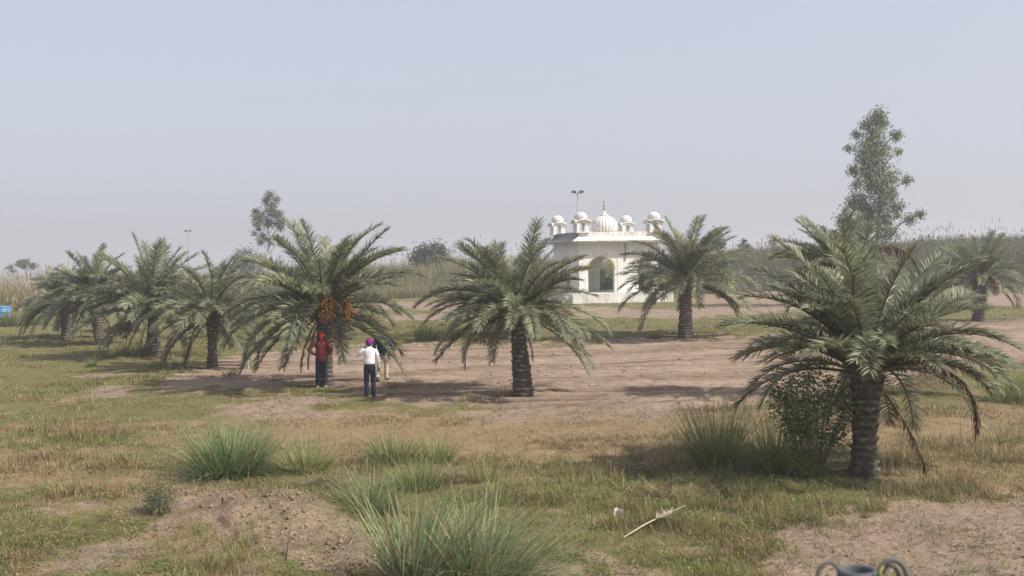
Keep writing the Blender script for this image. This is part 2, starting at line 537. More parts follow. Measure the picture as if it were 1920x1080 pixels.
GREEN = np.array([.155, .20, .055]); OLIVE = np.array([.25, .235, .085]); STRAW = np.array([.42, .33, .19]); BROWN = np.array([.20, .13, .085])
BLUEG = np.array([.14, .19, .095])
def build_turf():
    N = 270000
    u = rng.random(N)
    d0, d1 = 11.5, 100.0
    d = (d0 ** -.6 + u * (d1 ** -.6 - d0 ** -.6)) ** (-1 / .6)
    a = (rng.random(N) - .5) * 2 * R(29)
    x = d * np.sin(a); y = d * np.cos(a)
    so_, st_ = zones(x, y)
    cl = fbm(x * 1.3, y * 1.3, 77, 3)
    pr = np.clip(1.05 - so_ * 1.12, .03, 1) * np.clip(.25 + (cl - .32) * 2.6, .1, 1)
    k = rng.random(N) < pr
    x, y, so_, st_, d, cl = x[k], y[k], so_[k], st_[k], d[k], cl[k]
    n = len(x); per = 6
    X = np.repeat(x, per) + rng.normal(0, .035, n * per) * np.repeat(np.sqrt(d / 14), per)
    Y = np.repeat(y, per) + rng.normal(0, .035, n * per) * np.repeat(np.sqrt(d / 14), per)
    Z = H(X, Y) - .01
    D = np.repeat(d, per); ST = np.repeat(st_, per); CL = np.repeat(cl, per); SO = np.repeat(so_, per)
    m = n * per
    PT = fbm(X * .55, Y * .55, 83, 3)
    hgt = (.04 + .15 * rng.random(m) ** 2.0) * (0.35 + 1.3 * np.clip(CL, 0, 1)) * (.35 + 1.5 * sst(.3, .75, PT)) * (1 - .4 * SO)
    px, py, _ = project(X, Y, 0)
    hgt *= np.where(py > 860, 1.0, .7)
    hgt *= np.where((py > 745) & (py < 850) & (px < 1250) & (px > 250), .8, 1)
    hgt *= np.where((px > 1250) & (py > 740), 1.15, 1)
    wd = (.005 + .005 * rng.random(m)) * np.clip(D / 18, .8, 4.5)
    q = (rng.random(m) < ST * .8 + .12)
    q2 = rng.random((m, 1))
    c = np.where(q[:, None], STRAW * (1.08 - q2 * .75) + BROWN * q2 * .5, OLIVE * q2 + GREEN * (1 - q2))
    rust = (fbm(X * .9, Y * .9, 87, 3) > .56) & (rng.random(m) < .45)
    c = np.where(rust[:, None], np.array([.21, .125, .07]) * (.7 + .6 * q2), c)
    c = c * (0.5 + .95 * rng.random((m, 1)))
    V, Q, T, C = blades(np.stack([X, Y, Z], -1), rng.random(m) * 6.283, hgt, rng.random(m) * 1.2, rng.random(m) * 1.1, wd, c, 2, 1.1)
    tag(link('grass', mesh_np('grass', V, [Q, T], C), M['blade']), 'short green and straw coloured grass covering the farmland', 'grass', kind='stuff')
build_turf()

def build_tall_grass():
    """reed-like grass with feathery plumes along the far side of the fields"""
    N = 26000
    a = (rng.random(N) - .5) * 2 * R(33)
    off = rng.random(N) ** 1.3 * 42 - 2
    al = a / R(25)
    start = 112 + 20 * sst(-.9, .0, al) + 14 * sst(.3, .9, al) - 14 * (1 - sst(-1.1, -.6, al))
    d = start + off
    x = d * np.sin(a); y = d * np.cos(a)
    cl = fbm(x * .12, y * .12, 91, 3)
    k = rng.random(N) < np.clip(.35 + (cl - .4) * 3, .12, 1)
    x, y, a, off, cl, al = x[k], y[k], a[k], off[k], cl[k], al[k]
    n = len(x); per = 15
    rep = lambda q: np.repeat(q, per)
    m = n * per
    X = rep(x) + rng.normal(0, .28, m); Y = rep(y) + rng.normal(0, .28, m)
    Z = H(X, Y, False) - .1
    rep0 = lambda q: .9 * (1 - sst(.1, .5, q)) * sst(-.65, -.3, q) - .35 * (1 - sst(-.75, -.45, q))
    hc = (.9 + 2.6 * fbm(x * .16, y * .16, 95, 3)) * sst(-3, 7, off) + .7 + rep0(al)
    hgt = rep(hc) * (.55 + .55 * rng.random(m))
    r = rng.random((m, 1))
    right = rep(sst(.2, .6, al))[:, None]
    lo = np.array([.185, .20, .058]); dry = np.array([.34, .275, .155]); dark = np.array([.065, .085, .04])
    pat = rep(fbm(x * .07 + 3, y * .16, 99, 3))[:, None]
    lo = np.where(pat > .48, np.array([.095, .13, .042]), lo)
    mixv = np.clip(rep(cl)[:, None] * 1.6 - .35 + (r - .5) * .7, 0, 1)
    c = lo * (1 - mixv) + dry * mixv
    c = c * (1 - right * .6) + (dark * .6 + np.array([.20, .165, .10]) * .6 * r) * right * .6
    c = c * (.75 + .5 * rng.random((m, 1)))
    V, Q, T, C = blades(np.stack([X, Y, Z], -1), rng.random(m) * 6.283, hgt, np.abs(rng.normal(0, .26, m)), rng.random(m) * .9, .045 + .04 * rng.random(m), c, 3, 1.15)
    tag(link('tall_grass', mesh_np('tall_grass', V, [Q, T], C), M['blade']), 'tall wild grass growing in a belt beyond the fields', 'tall grass', kind='stuff')
    # plumes on long stems
    P = 3800
    idx = rng.integers(0, n, P)
    left = 1 - sst(-.75, -.35, al[idx])
    keep = rng.random(P) < np.clip(.55 + .45 * left, 0, 1)
    idx = idx[keep]; P = len(idx)
    X = x[idx] + rng.normal(0, .5, P); Y = y[idx] + rng.normal(0, .5, P); Z = H(X, Y, False)
    hh = hc[idx] * (.8 + .65 * rng.random(P) ** 1.5) + .2
    az = rng.normal(2.9, .8, P); ln = np.abs(rng.normal(0, .1, P))
    V1, Q1, T1, C1 = blades(np.stack([X, Y, Z], -1), az, hh, ln, ln * 1.2, np.full(P, .022), np.tile(np.array([.27, .23, .15]), (P, 1)), 3, 1.1)
    tips = V1.reshape(P, 7, 3)[:, 6]
    fl = 9
    b = np.repeat(tips, fl, 0) - np.stack([0 * np.arange(P * fl), 0 * np.arange(P * fl), rng.random(P * fl) * .45], -1)
    k2 = P * fl
    pc = np.array([.42, .34, .29]) * (.75 + .5 * rng.random((k2, 1)))
    V2, Q2, T2, C2 = blades(b, np.repeat(az, fl) + rng.normal(0, 1.0, k2), .22 + .25 * rng.random(k2), np.abs(rng.normal(.25, .25, k2)), rng.random(k2) * .8, .05 + .03 * rng.random(k2), pc, 2, 1.2)
    o = len(V1)
    me = mesh_np('grass_plume', np.vstack([V1, V2]), [Q1, Q2 + o, T1, T2 + o], np.vstack([C1, C2]))
    tag(link('grass_plume', me, M['blade']), 'feathery pinkish seed plumes waving above the tall grass', 'plumes', kind='stuff')
build_tall_grass()

def clump(n, hgt, spread, lean, seed, cols, width=.012, curve=.9, segs=4, drift=(0, 0), base_r=.3):
    g = np.random.default_rng(seed)
    ang = g.random(n) * 6.283; rr = np.sqrt(g.random(n)) * spread * base_r
    base = np.stack([rr * np.cos(ang), rr * np.sin(ang), np.full(n, -.04)], -1)
    az = ang + g.normal(0, .5, n)
    ln = np.clip(rr / (spread * base_r + 1e-6), 0, 1) * lean * (.5 + g.random(n)) + .03
    dx = np.cos(az) * ln + drift[0] * (.5 + g.random(n)); dy = np.sin(az) * ln + drift[1] * (.5 + g.random(n))
    az = np.arctan2(dy, dx); ln = np.hypot(dx, dy)
    h = hgt * (.45 + .6 * g.random(n) ** .8)
    ci = g.random((n, 1))
    a, b, s = cols
    c = (a * ci + b * (1 - ci)) * (.7 + .6 * g.random((n, 1)))
    c = np.where(g.random((n, 1)) < s + .10, STRAW * (.6 + .5 * g.random((n, 1))), c)
    bent = g.random(n) < .16
    return blades(base, az, h * np.where(bent, .8, 1), ln + bent * .25, curve * g.random(n) * (.5 + ln) + bent * g.random(n) * 1.8, width * (.7 + .6 * g.random(n)), c, segs, 1.15, az + math.pi / 2 + g.normal(0, .6, n))

def tussock(px, py, hgt, spread, n, label, lean=.7, cols=(GREEN, BLUEG, .06), width=.012, curve=1.0, drift=(0, 0), group='grass tussocks', name='grass_tussock', base_r=.3, cat='grass tussock'):
    p = at(px, py)
    V, Q, T, C = clump(n, hgt, spread, lean, int(px * 7 + py), cols, width, curve, 4, drift, base_r)
    o = link(name, mesh_np(name, V, [Q, T], C), M['blade'], None, p)
    return tag(o, label, cat, group)

FRESH = np.array([.19, .26, .10]); LIME = np.array([.25, .29, .085]); PALEB = np.array([.28, .33, .18])
T_ = tussock
T_(432, 893, 1.42, 1.7, 1150, 'big green tussock behind the spoil heap, largest on the left', .75, (np.array([.19, .27, .105]), np.array([.12, .20, .085]), .03), .018)
T_(575, 886, .95, 1.2, 620, 'light green tussock just right of the biggest left tussock', .8, (LIME, FRESH, .08), .011)
T_(735, 868, .90, 1.4, 620, 'broad dark green tussock at the back of the middle cluster', .7, (GREEN, FRESH, .10), .011)
T_(815, 868, .85, 1.1, 400, 'small upright tussock beside a patch of dead stems', .6, (FRESH, LIME, .12), .010)
T_(785, 918, .88, 1.25, 520, 'bushy green tussock in the middle of the cluster', .7, (FRESH, GREEN, .06), .010)
T_(692, 955, .98, 1.35, 600, 'blue green tussock spilling over at the foot of the spoil heap', .95, (BLUEG, FRESH, .06), .011, 1.3)
T_(905, 905, .8, .8, 170, 'thin yellow green tussock right of the middle cluster', .4, (LIME, OLIVE, .2), .009)
T_(938, 945, .75, .5, 100, 'sparse green shoots near the centre of the foreground', .3, (FRESH, LIME, .15), .009)
T_(1045, 876, .36, .7, 170, 'small lime green tuft alone in dry grass', .6, (LIME, LIME, .1), .010)
T_(800, 1085, 1.4, 1.6, 560, 'pale blue green tussock cut by the bottom edge of the view', .55, (PALEB, BLUEG, .08), .021, .9, (.28, 0))
T_(925, 1090, 1.4, 1.5, 520, 'tall swept blades of the front tussock leaning right', .75, (PALEB, FRESH, .10), .021, 1.0, (.45, 0))
T_(1340, 872, 1.7, 1.25, 520, 'tall yellow green reed tussock left of the leafy shrub', .45, (LIME, FRESH, .12), .014, .6, (-.05, 0))
T_(1455, 882, 1.35, 1.4, 420, 'dark reed tussock at the foot of the leafy shrub', .8, (GREEN, FRESH, .08), .014, .7)
T_(1885, 832, .85, .9, 90, 'sparse pale reed clump at the right edge of the view', .5, (PALEB, LIME, .3), .014, 1.4)
T_(1905, 752, 1.5, 2.2, 620, 'large bushy reed clump drooping at the right edge by the straw heap', .9, (FRESH, GREEN, .15), .016, 1.2, (.2, 0))
T_(800, 638, 1.25, 1.6, 420, 'dark green tussock on the grass strip behind the field', .5, (GREEN, FRESH, .05), .022, .7)
T_(850, 634, 1.05, 1.4, 300, 'lower tussock beside the dark one on the grass strip', .5, (GREEN, FRESH, .1), .022, .7)
T_(735, 634, .8, 1.3, 220, 'yellowish tussock on the strip beyond the man in navy', .6, (LIME, OLIVE, .25), .02, .7)
T_(270, 668, 1.0, 1.1, 300, 'green tussock hugging the foot of a left palm', .5, (GREEN, FRESH, .04), .02, .7)
T_(233, 668, .75, .9, 180, 'dark small tussock left of the palm foot tussock', .5, (GREEN, GREEN, .05), .02, .7)
T_(172, 688, .55, .55, 100, 'little green tuft alone in the left meadow', .5, (FRESH, FRESH, .05), .018, .7)
T_(430, 706, .42, .75, 180, 'brownish low tuft right of a ringed palm trunk', .8, (OLIVE, BROWN, .3), .016, .8)
T_(944, 742, .45, .75, 200, 'dry low tuft left of the middle palm trunk', .8, (OLIVE, BROWN, .35), .014, .8)
T_(880, 752, .32, .9, 200, 'low green tuft in the shade of the middle palm', .8, (GREEN, OLIVE, .2), .013, .8)
T_(738, 729, .30, .5, 110, 'tiny dry tuft in the field right of the standing men', .9, (OLIVE, BROWN, .5), .012, .8)
T_(20, 612, 1.5, 2.2, 420, 'tall fresh reeds in front of the blue drum', .4, (FRESH, BLUEG, .05), .03, .6)
T_(62, 610, 1.1, 1.8, 300, 'fresh reeds right of the blue drum', .4, (FRESH, LIME, .08), .03, .6)
T_(1230, 632, .5, 1.2, 200, 'short tuft on the strip left of the palm by the pavilion', .7, (GREEN, OLIVE, .2), .02, .8)

def straw_heap(px, py, wx, wy, hh, n, label, name='straw_heap', seed=1, cs=(STRAW, BROWN)):
    p = at(px, py); g = np.random.default_rng(seed)
    q = g.normal(0, .45, (n, 2)); rr = np.hypot(q[:, 0], q[:, 1])
    base = np.stack([q[:, 0] * wx, q[:, 1] * wy, hh * np.exp(-(rr * 1.3) ** 2) * g.random(n) ** .5], -1)
    ci = g.random((n, 1)); c = (cs[0] * ci + cs[1] * (1 - ci)) * (.6 + .6 * g.random((n, 1)))
    V, Q, T, C = blades(base, g.normal(.2, 1.0, n) + math.pi * (g.random(n) < .5), .25 + .55 * g.random(n), 1.0 + .5 * g.random(n), g.random(n) * .7, .008 + .008 * g.random(n), c, 3, 1.1)
    V[:, 2] = np.maximum(V[:, 2], 0.0)
    return tag(link(name, mesh_np(name, V, [Q, T], C), M['blade'], None, p), label, 'straw')
straw_heap(1745, 738, 1.1, .7, .95, 1600, 'heap of dead straw between the near palms and reeds', seed=3)
straw_heap(615, 920, .55, .5, .22, 420, 'flattened dead straw beside the spoil heap', seed=4)
straw_heap(850, 905, .45, .4, .18, 260, 'dead straw patch among the middle tussocks', seed=5)
straw_heap(1180, 885, 1.0, .5, .16, 300, 'loose dry stems lying left of the reed tussock', seed=6)
straw_heap(1250, 930, 1.3, .5, .10, 260, 'scattered dry stems in front of the reed tussock', seed=7)

def build_weeds():
    N = 5200
    u = rng.random(N); d = (11.5 ** -.9 + u * (40 ** -.9 - 11.5 ** -.9)) ** (-1 / .9)
    a = (rng.random(N) - .5) * 2 * R(28); x = d * np.sin(a); y = d * np.cos(a)
    so_, st_ = zones(x, y); px, py, _ = project(x, y, 0)
    k = rng.random(N) < np.clip((fbm(x * .6, y * .6, 121, 3) - .42) * 4, 0.02, 1) * (1 - .8 * so_) * (py > 640)
    x, y = x[k], y[k]; n = len(x); per = 22; m = n * per
    rd = np.repeat(.06 + .16 * rng.random(n), per)
    A = rng.random(m) * 6.283; q = np.sqrt(rng.random(m)) * rd
    P = np.stack([np.repeat(x, per) + q * np.cos(A), np.repeat(y, per) + q * np.sin(A), np.zeros(m)], -1)
    P[:, 2] = H(P[:, 0], P[:, 1]) + rng.random(m) * np.repeat(.05 + .16 * rng.random(n), per)
    D = np.stack([np.cos(A), np.sin(A), rng.normal(.1, .5, m)], -1); W = np.stack([-np.sin(A), np.cos(A), rng.normal(0, .4, m)], -1)
    s = (.018 + .028 * rng.random(m))[:, None]
    V = np.stack([P, P + D * s * .5 + W * s * .32, P + D * s, P + D * s * .5 - W * s * .32], 1).reshape(-1, 3)
    kind = np.repeat(rng.random(n), per)[:, None]
    c = np.where(kind < .5, np.array([.13, .19, .05]), np.where(kind < .8, np.array([.20, .20, .07]), np.array([.22, .12, .07]))) * (.6 + .7 * rng.random((m, 1)))
    tag(link('low_weeds', mesh_np('low_weeds', V, [np.arange(m * 4).reshape(-1, 4)], np.repeat(c, 4, 0)), M['leaf']), 'low broad leaved weeds growing among the grass', 'weeds', kind='stuff')
    N = 9000
    u = rng.random(N); d = (11.5 ** -.7 + u * (45 ** -.7 - 11.5 ** -.7)) ** (-1 / .7)
    a = (rng.random(N) - .5) * 2 * R(28); x = d * np.sin(a); y = d * np.cos(a)
    so_, st_ = zones(x, y); px, py, _ = project(x, y, 0)
    k = rng.random(N) < np.clip((fbm(x * .5 + 9, y * .5, 131, 3) - .45) * 4, 0.02, 1) * (1 - .7 * so_) * (py > 745)
    x, y, d = x[k], y[k], d[k]; n = len(x)
    b0 = rng.random((n, 1))
    c = (STRAW * 1.05 * b0 + BROWN * (1 - b0)) * (.7 + .6 * rng.random((n, 1)))
    V, Q, T, C = blades(np.stack([x, y, H(x, y)], -1), rng.random(n) * 6.283, .14 + .40 * rng.random(n) ** 2, rng.random(n) ** 2 * 1.5, rng.normal(0, .6, n), (.005 + .005 * rng.random(n)) * np.clip(d / 18, 1, 2), c, 3, 1.1)
    tag(link('dry_stems', mesh_np('dry_stems', V, [Q, T], C), M['blade']), 'thin dry stems standing and lying in the grass', 'dry stems', kind='stuff')
build_weeds()

# ------------------------------------------------------------------ loose clods and litter
def build_clods():
    N = 17000
    u = rng.random(N); d = (11.5 ** -.8 + u * (60 ** -.8 - 11.5 ** -.8)) ** (-1 / .8)
    a = (rng.random(N) - .5) * 2 * R(28)
    x = d * np.sin(a); y = d * np.cos(a)
    so_, _ = zones(x, y)
    k = rng.random(N) < so_ * np.clip((fbm(x * .8, y * .8, 63) - .3) * 2.2, .1, 1)
    x, y, d = x[k], y[k], d[k]
    mx = rng.uniform(-6.5, -1, 2600); my = rng.uniform(12.5, 19, 2600); q = project(mx, my, 0)
    k = inside(MOUNDZ, q[0], q[1]) & (fbm(mx * 1.5, my * 1.5, 64) > .45)
    nb = int(k.sum()); x = np.concatenate([x, mx[k]]); y = np.concatenate([y, my[k]]); d = np.concatenate([d, np.full(nb, 20.)]); n = len(x)
    z = H(x, y)
    s = (.006 + .045 * rng.random(n) ** 4) * np.clip(d / 22, .8, 1.3)
    s[-nb:] = .008 + .042 * rng.random(nb) ** 3
    octa = np.array([(1, 0, 0), (-1, 0, 0), (0, 1, 0), (0, -1, 0), (0, 0, .6), (0, 0, -.6)], float)
    V = octa[None] * (.6 + .8 * rng.random((n, 6, 1))) + rng.normal(0, .18, (n, 6, 3))
    V = V * s[:, None, None] + np.stack([x, y, z + s * .25], -1)[:, None]
    f = np.array([(0, 2, 4), (2, 1, 4), (1, 3, 4), (3, 0, 4), (2, 0, 5), (1, 2, 5), (3, 1, 5), (0, 3, 5)])
    F = (f[None] + (np.arange(n) * 6)[:, None, None]).reshape(-1, 3)
    c = np.repeat(np.array([.24, .17, .125]) * (.7 + .6 * rng.random((n, 1))), 6, 0)
    tag(link('soil_clods', mesh_np('soil_clods', V.reshape(-1, 3), [F], c), M['litter']), 'small clods of dry earth scattered over the bare soil', 'clods', kind='stuff')
    # dead leaves and chaff
    N = 36000
    u = rng.random(N); d = (11.5 ** -.7 + u * (45 ** -.7 - 11.5 ** -.7)) ** (-1 / .7)
    a = (rng.random(N) - .5) * 2 * R(28)
    x = d * np.sin(a); y = d * np.cos(a)
    so_, _ = zones(x, y); px, py, _o = project(x, y, 0)
    dens = np.clip((fbm(x * .7, y * .7, 71) - .42) * 4, 0, 1) * np.where((py > 735), np.where(py < 840, 1.6, 1), .15) + .8 * inside(CORNER, px, py) * (fbm(x * 1.5, y * 1.5, 73) > .42)
    k = rng.random(N) < dens
    x, y, d = x[k], y[k], d[k]; n = len(x)
    base = np.stack([x, y, H(x, y) + .005], -1)
    ci = rng.random((n, 1))
    c = (np.array([.10, .075, .055]) * ci + STRAW * (1 - ci)) * (.6 + .7 * rng.random((n, 1)))
    V, Q, T, C = blades(base, rng.random(n) * 6.28, .05 + .16 * rng.random(n) + (lg := .5 * rng.random(n) ** 9), 1.2 + .35 * rng.random(n), rng.normal(0, .25, n), (.008 + .018 * rng.random(n) ** 2) / (1 + lg * 12) * np.clip(d / 20, .8, 1.6), c, 2, 1.0)
    tag(link('leaf_litter', mesh_np('leaf_litter', V, [Q, T], C), M['litter']), 'dead leaves and chaff strewn over the ground', 'litter', kind='stuff')
build_clods()

# ------------------------------------------------------------------ date palms
def frond_mesh(name, e0, D, seed, nl=112, dead=False, lmax=.155, p=1.15):
    """one feather leaf, 1 m long, rising from the origin towards +X"""
    g = np.random.default_rng(seed); K = 16
    ts = np.linspace(0, 1, K); el = np.radians(e0 - D * ts ** p); yaw = np.radians(g.normal(0, 7)) * ts ** 2 * 2
    T = np.stack([np.cos(el) * np.cos(yaw), np.cos(el) * np.sin(yaw), np.sin(el)], -1)
    P = np.vstack([[0, 0, 0], np.cumsum((T[1:] + T[:-1]) / 2 / (K - 1), 0)])
    mb = MB()
    rc = (.16, .145, .06) if not dead else (.20, .15, .10)
    mb.tube(P, [(.020 * (1 - t) ** 1.5 + .0035, .010 * (1 - t) + .0025) for t in ts], 5, True, rc, (0, 1, 0))
    Vr = np.concatenate(mb.v); Cr = np.concatenate(mb.c)
    n = nl * 2
    tl = np.repeat(np.linspace(.17, .995, nl), 2) + g.normal(0, .004, n)
    tl = np.clip(tl, 0, 1); side = np.tile([1, -1], nl)
    def ip(A): return np.stack([np.interp(tl, ts, A[:, i]) for i in range(3)], -1)
    B = ip(P); TT = ip(T); TT /= np.linalg.norm(TT, axis=1)[:, None]
    S = np.cross(np.array([0, 0, 1.]), TT); S /= np.linalg.norm(S, axis=1)[:, None] + 1e-9
    if e0 > 80: S = np.tile(np.array([0, 1., 0]), (n, 1)); S -= TT * (S * TT).sum(1)[:, None]; S /= np.linalg.norm(S, axis=1)[:, None]
    Nn = np.cross(TT, S)
    prof = np.interp(tl, [.15, .28, .45, .7, .9, 1.0], [.35, .8, 1.0, .98, .86, .62])
    ll = lmax * prof * (.88 + .24 * g.random(n))
    a = np.radians(np.interp(tl, [.15, .5, .85, 1], [66, 54, 44, 30]) + g.normal(0, 6, n))
    v = np.radians(np.interp(tl, [.15, 1], [34, 16]) + g.choice([-16, 0, 16], n) + g.normal(0, 7, n))
    if dead:
        a = np.radians(14 + np.abs(g.normal(0, 12, n))); v = np.radians(g.normal(0, 50, n)); ll *= .85
    d1 = np.cos(a)[:, None] * TT + np.sin(a)[:, None] * (np.cos(v)[:, None] * S * side[:, None] + np.sin(v)[:, None] * Nn)
    if dead:
        d1 = TT * .55 + np.array([0, 0, -.65]) + g.normal(0, .28, (n, 3)); d1 /= np.linalg.norm(d1, axis=1)[:, None]
    d2 = d1 + np.array([0, 0, -1.]) * (.12 + .3 * g.random(n))[:, None] * (1.6 if dead else 1)
    d2 /= np.linalg.norm(d2, axis=1)[:, None]
    W = np.cross(d1, Nn + g.normal(0, .45, (n, 3))); W /= np.linalg.norm(W, axis=1)[:, None] + 1e-9
    wd = (.0088 * (.75 + .3 * prof))[:, None] * (1.1 if dead else 1)
    M1 = B + d1 * (ll * .45)[:, None]; E = M1 + d2 * (ll * .55)[:, None]
    V = np.stack([B - W * wd * .35, B + W * wd * .35, M1 - W * wd * .5, M1 + W * wd * .5, E], 1).reshape(-1, 3)
    o = np.arange(n) * 5 + len(Vr)
    Q = np.stack([o, o + 1, o + 3, o + 2], -1); T3 = np.stack([o + 2, o + 3, o + 4], -1)
    if dead: c = np.array([.115, .083, .058]) * (.6 + .8 * g.random((n, 1)))
    else:
        c = np.array([.235, .248, .160]) * (.5 + 1.0 * g.random((n, 1)))
        c = np.where(g.random((n, 1)) < .10, np.array([.30, .26, .14]) * (.7 + .5 * g.random((n, 1))), c)

    C = np.vstack([Cr, np.repeat(c, 5, 0)])
    quads = [f for f in mb.f if len(f) == 4]; ng = [f for f in mb.f if len(f) == 5]
    return mesh_np(name, np.vstack([Vr, V]), [np.array(quads), Q, T3, np.array(ng)], C)

FR = {}
for e0, D in ((87, 30), (80, 42), (72, 50), (63, 54), (54, 58), (45, 58), (36, 64), (26, 68), (15, 66), (3, 62), (-10, 56), (-24, 46)):
    FR[e0] = [frond_mesh('frond', e0, D * q, 500 + e0 * 10 + s) for s, q in ((1, .62), (2, .85), (3, 1.0), (4, 1.22), (5, 1.5))]
    for f in FR[e0]: f.materials.append(M['frond'])
ES = np.array(sorted(FR))
DEAD = [frond_mesh('dead_frond', e0, D, 900 + i, 46, True) for i, (e0, D) in enumerate(((-25, 55), (-45, 40), (-5, 80), (-60, 25)))]
for f in DEAD: f.materials.append(M['dead_frond'])

def trunk_mesh(h, r0, r1, lean, seed):
    """trunk clad in spiralling leaf-base scars"""
    g = np.random.default_rng(seed)
    nS = 44; rows = max(24, int(h / .022)); per = 6; pitch = .14
    zz = np.linspace(-.25, h, rows); q = np.arange(nS) / nS * 2 * math.pi
    Z, A = np.meshgrid(zz, q, indexing='ij')
    row = Z / pitch
    ri = np.floor(row); fr = row - ri
    u = (A / (2 * math.pi) * per + .5 * (ri % 2) + .13 * ri) % 1.0
    e = np.abs(u - .5) * 2
    edge = np.clip(1 - (e ** 2) * 1.1, 0, 1)
    rid = (ri * 13 + np.floor(A / (2 * math.pi) * per + .5 * (ri % 2) + .13 * ri)).astype(int)
    jit = _hash(rid, ri.astype(int), seed)
    vv = np.clip(fr - .5 * e + .08, 0, 1)
    dep = (.018 + .085 * jit ** 1.2) * vv ** 1.1 * (1 - e ** 4)
    t = np.clip(Z / h, 0, 1)
    rad = r0 + (r1 - r0) * t + .05 * np.exp(-np.maximum(Z, 0) / .18) + .03 * np.sin(t * 5 + seed)
    rr = rad + dep + (vnoise(A * 4, Z * 9, seed) - .5) * .03
    X = rr * np.cos(A) + lean[0] * t ** 1.3; Y = rr * np.sin(A) + lean[1] * t ** 1.3
    V = np.stack([X, Y, Z], -1).reshape(-1, 3)
    i, j = np.meshgrid(np.arange(rows - 1), np.arange(nS), indexing='ij'); j2 = (j + 1) % nS
    F = np.stack([i * nS + j, i * nS + j2, (i + 1) * nS + j2, (i + 1) * nS + j], -1).reshape(-1, 4)
    cap = np.arange(nS)[None] + (rows - 1) * nS
    c = np.zeros((len(V), 3)); c[:, 0] = (np.clip((vv - .45) * 5, 0, 1) * np.clip(jit * 1.9 - .35, 0, 1)).ravel()
    return mesh_np('trunk', V, [F, cap], c, False)

def fruit_mesh(seed, L=.55):
    g = np.random.default_rng(seed); mb = MB()
    org = np.array([.0, 0, 0]); st = np.array([.42, 0, .10])
    mb.tube([org, (.2, 0, .13), st], [.018, .014, .012], 5, True, (.42, .20, .04))
    for i in range(46):
        a = g.normal(0, .6); b = g.normal(-.15, .5)
        d = np.array([math.cos(b) * math.cos(a), math.cos(b) * math.sin(a), math.sin(b)])
        l = L * (.5 + .5 * g.random())
        p1 = st + d * l * .5; p2 = p1 + (d * .7 + np.array([0, 0, -.55])) * l * .5
        c = np.array([.56, .27, .07]) * (.7 + .5 * g.random())
        mb.tube([st, p1, p2], [.006, .005, .004], 3, True, c)
        for k in range(3):
            q = p1 + (p2 - p1) * g.random()
            mb.ball(q + g.normal(0, .012, 3), .013, .013, .018, 5, 4, np.array([.54, .26, .08]) * (.6 + .6 * g.random()))
    return mb.mesh('fruit_cluster', True, True)
FRUIT = [fruit_mesh(i) for i in range(3)]
for f in FRUIT: f.materials.append(M['fruit'])

def frond_obj(crown, phi, e0, L, seed, D=None, sag=1.0):
    g = random.Random(seed)
    if D is None:
        k = int(ES[np.argmin(np.abs(ES - e0))]); me = FR[k][min(4, max(0, int(g.gauss(2, .8) + (sag - 1) * 4 + .5)))]
        tilt = R(k - e0)
    else:
        me = frond_mesh('frond', e0, D, seed, 120); me.materials.append(M['frond']); tilt = 0
    o = link('frond', me, None, crown, (0, 0, 0), None, L)
    o.rotation_euler = (Matrix.Rotation(R(phi), 3, 'Z') @ Matrix.Rotation(tilt, 3, 'Y') @ Matrix.Rotation(R(g.uniform(-14, 14)), 3, 'X')).to_euler()
    rr = .09 + .07 * (1 - max(e0, 0) / 90)
    o.location = (math.cos(R(phi)) * rr, math.sin(R(phi)) * rr, .16 * max(e0, -20) / 90)
    return o

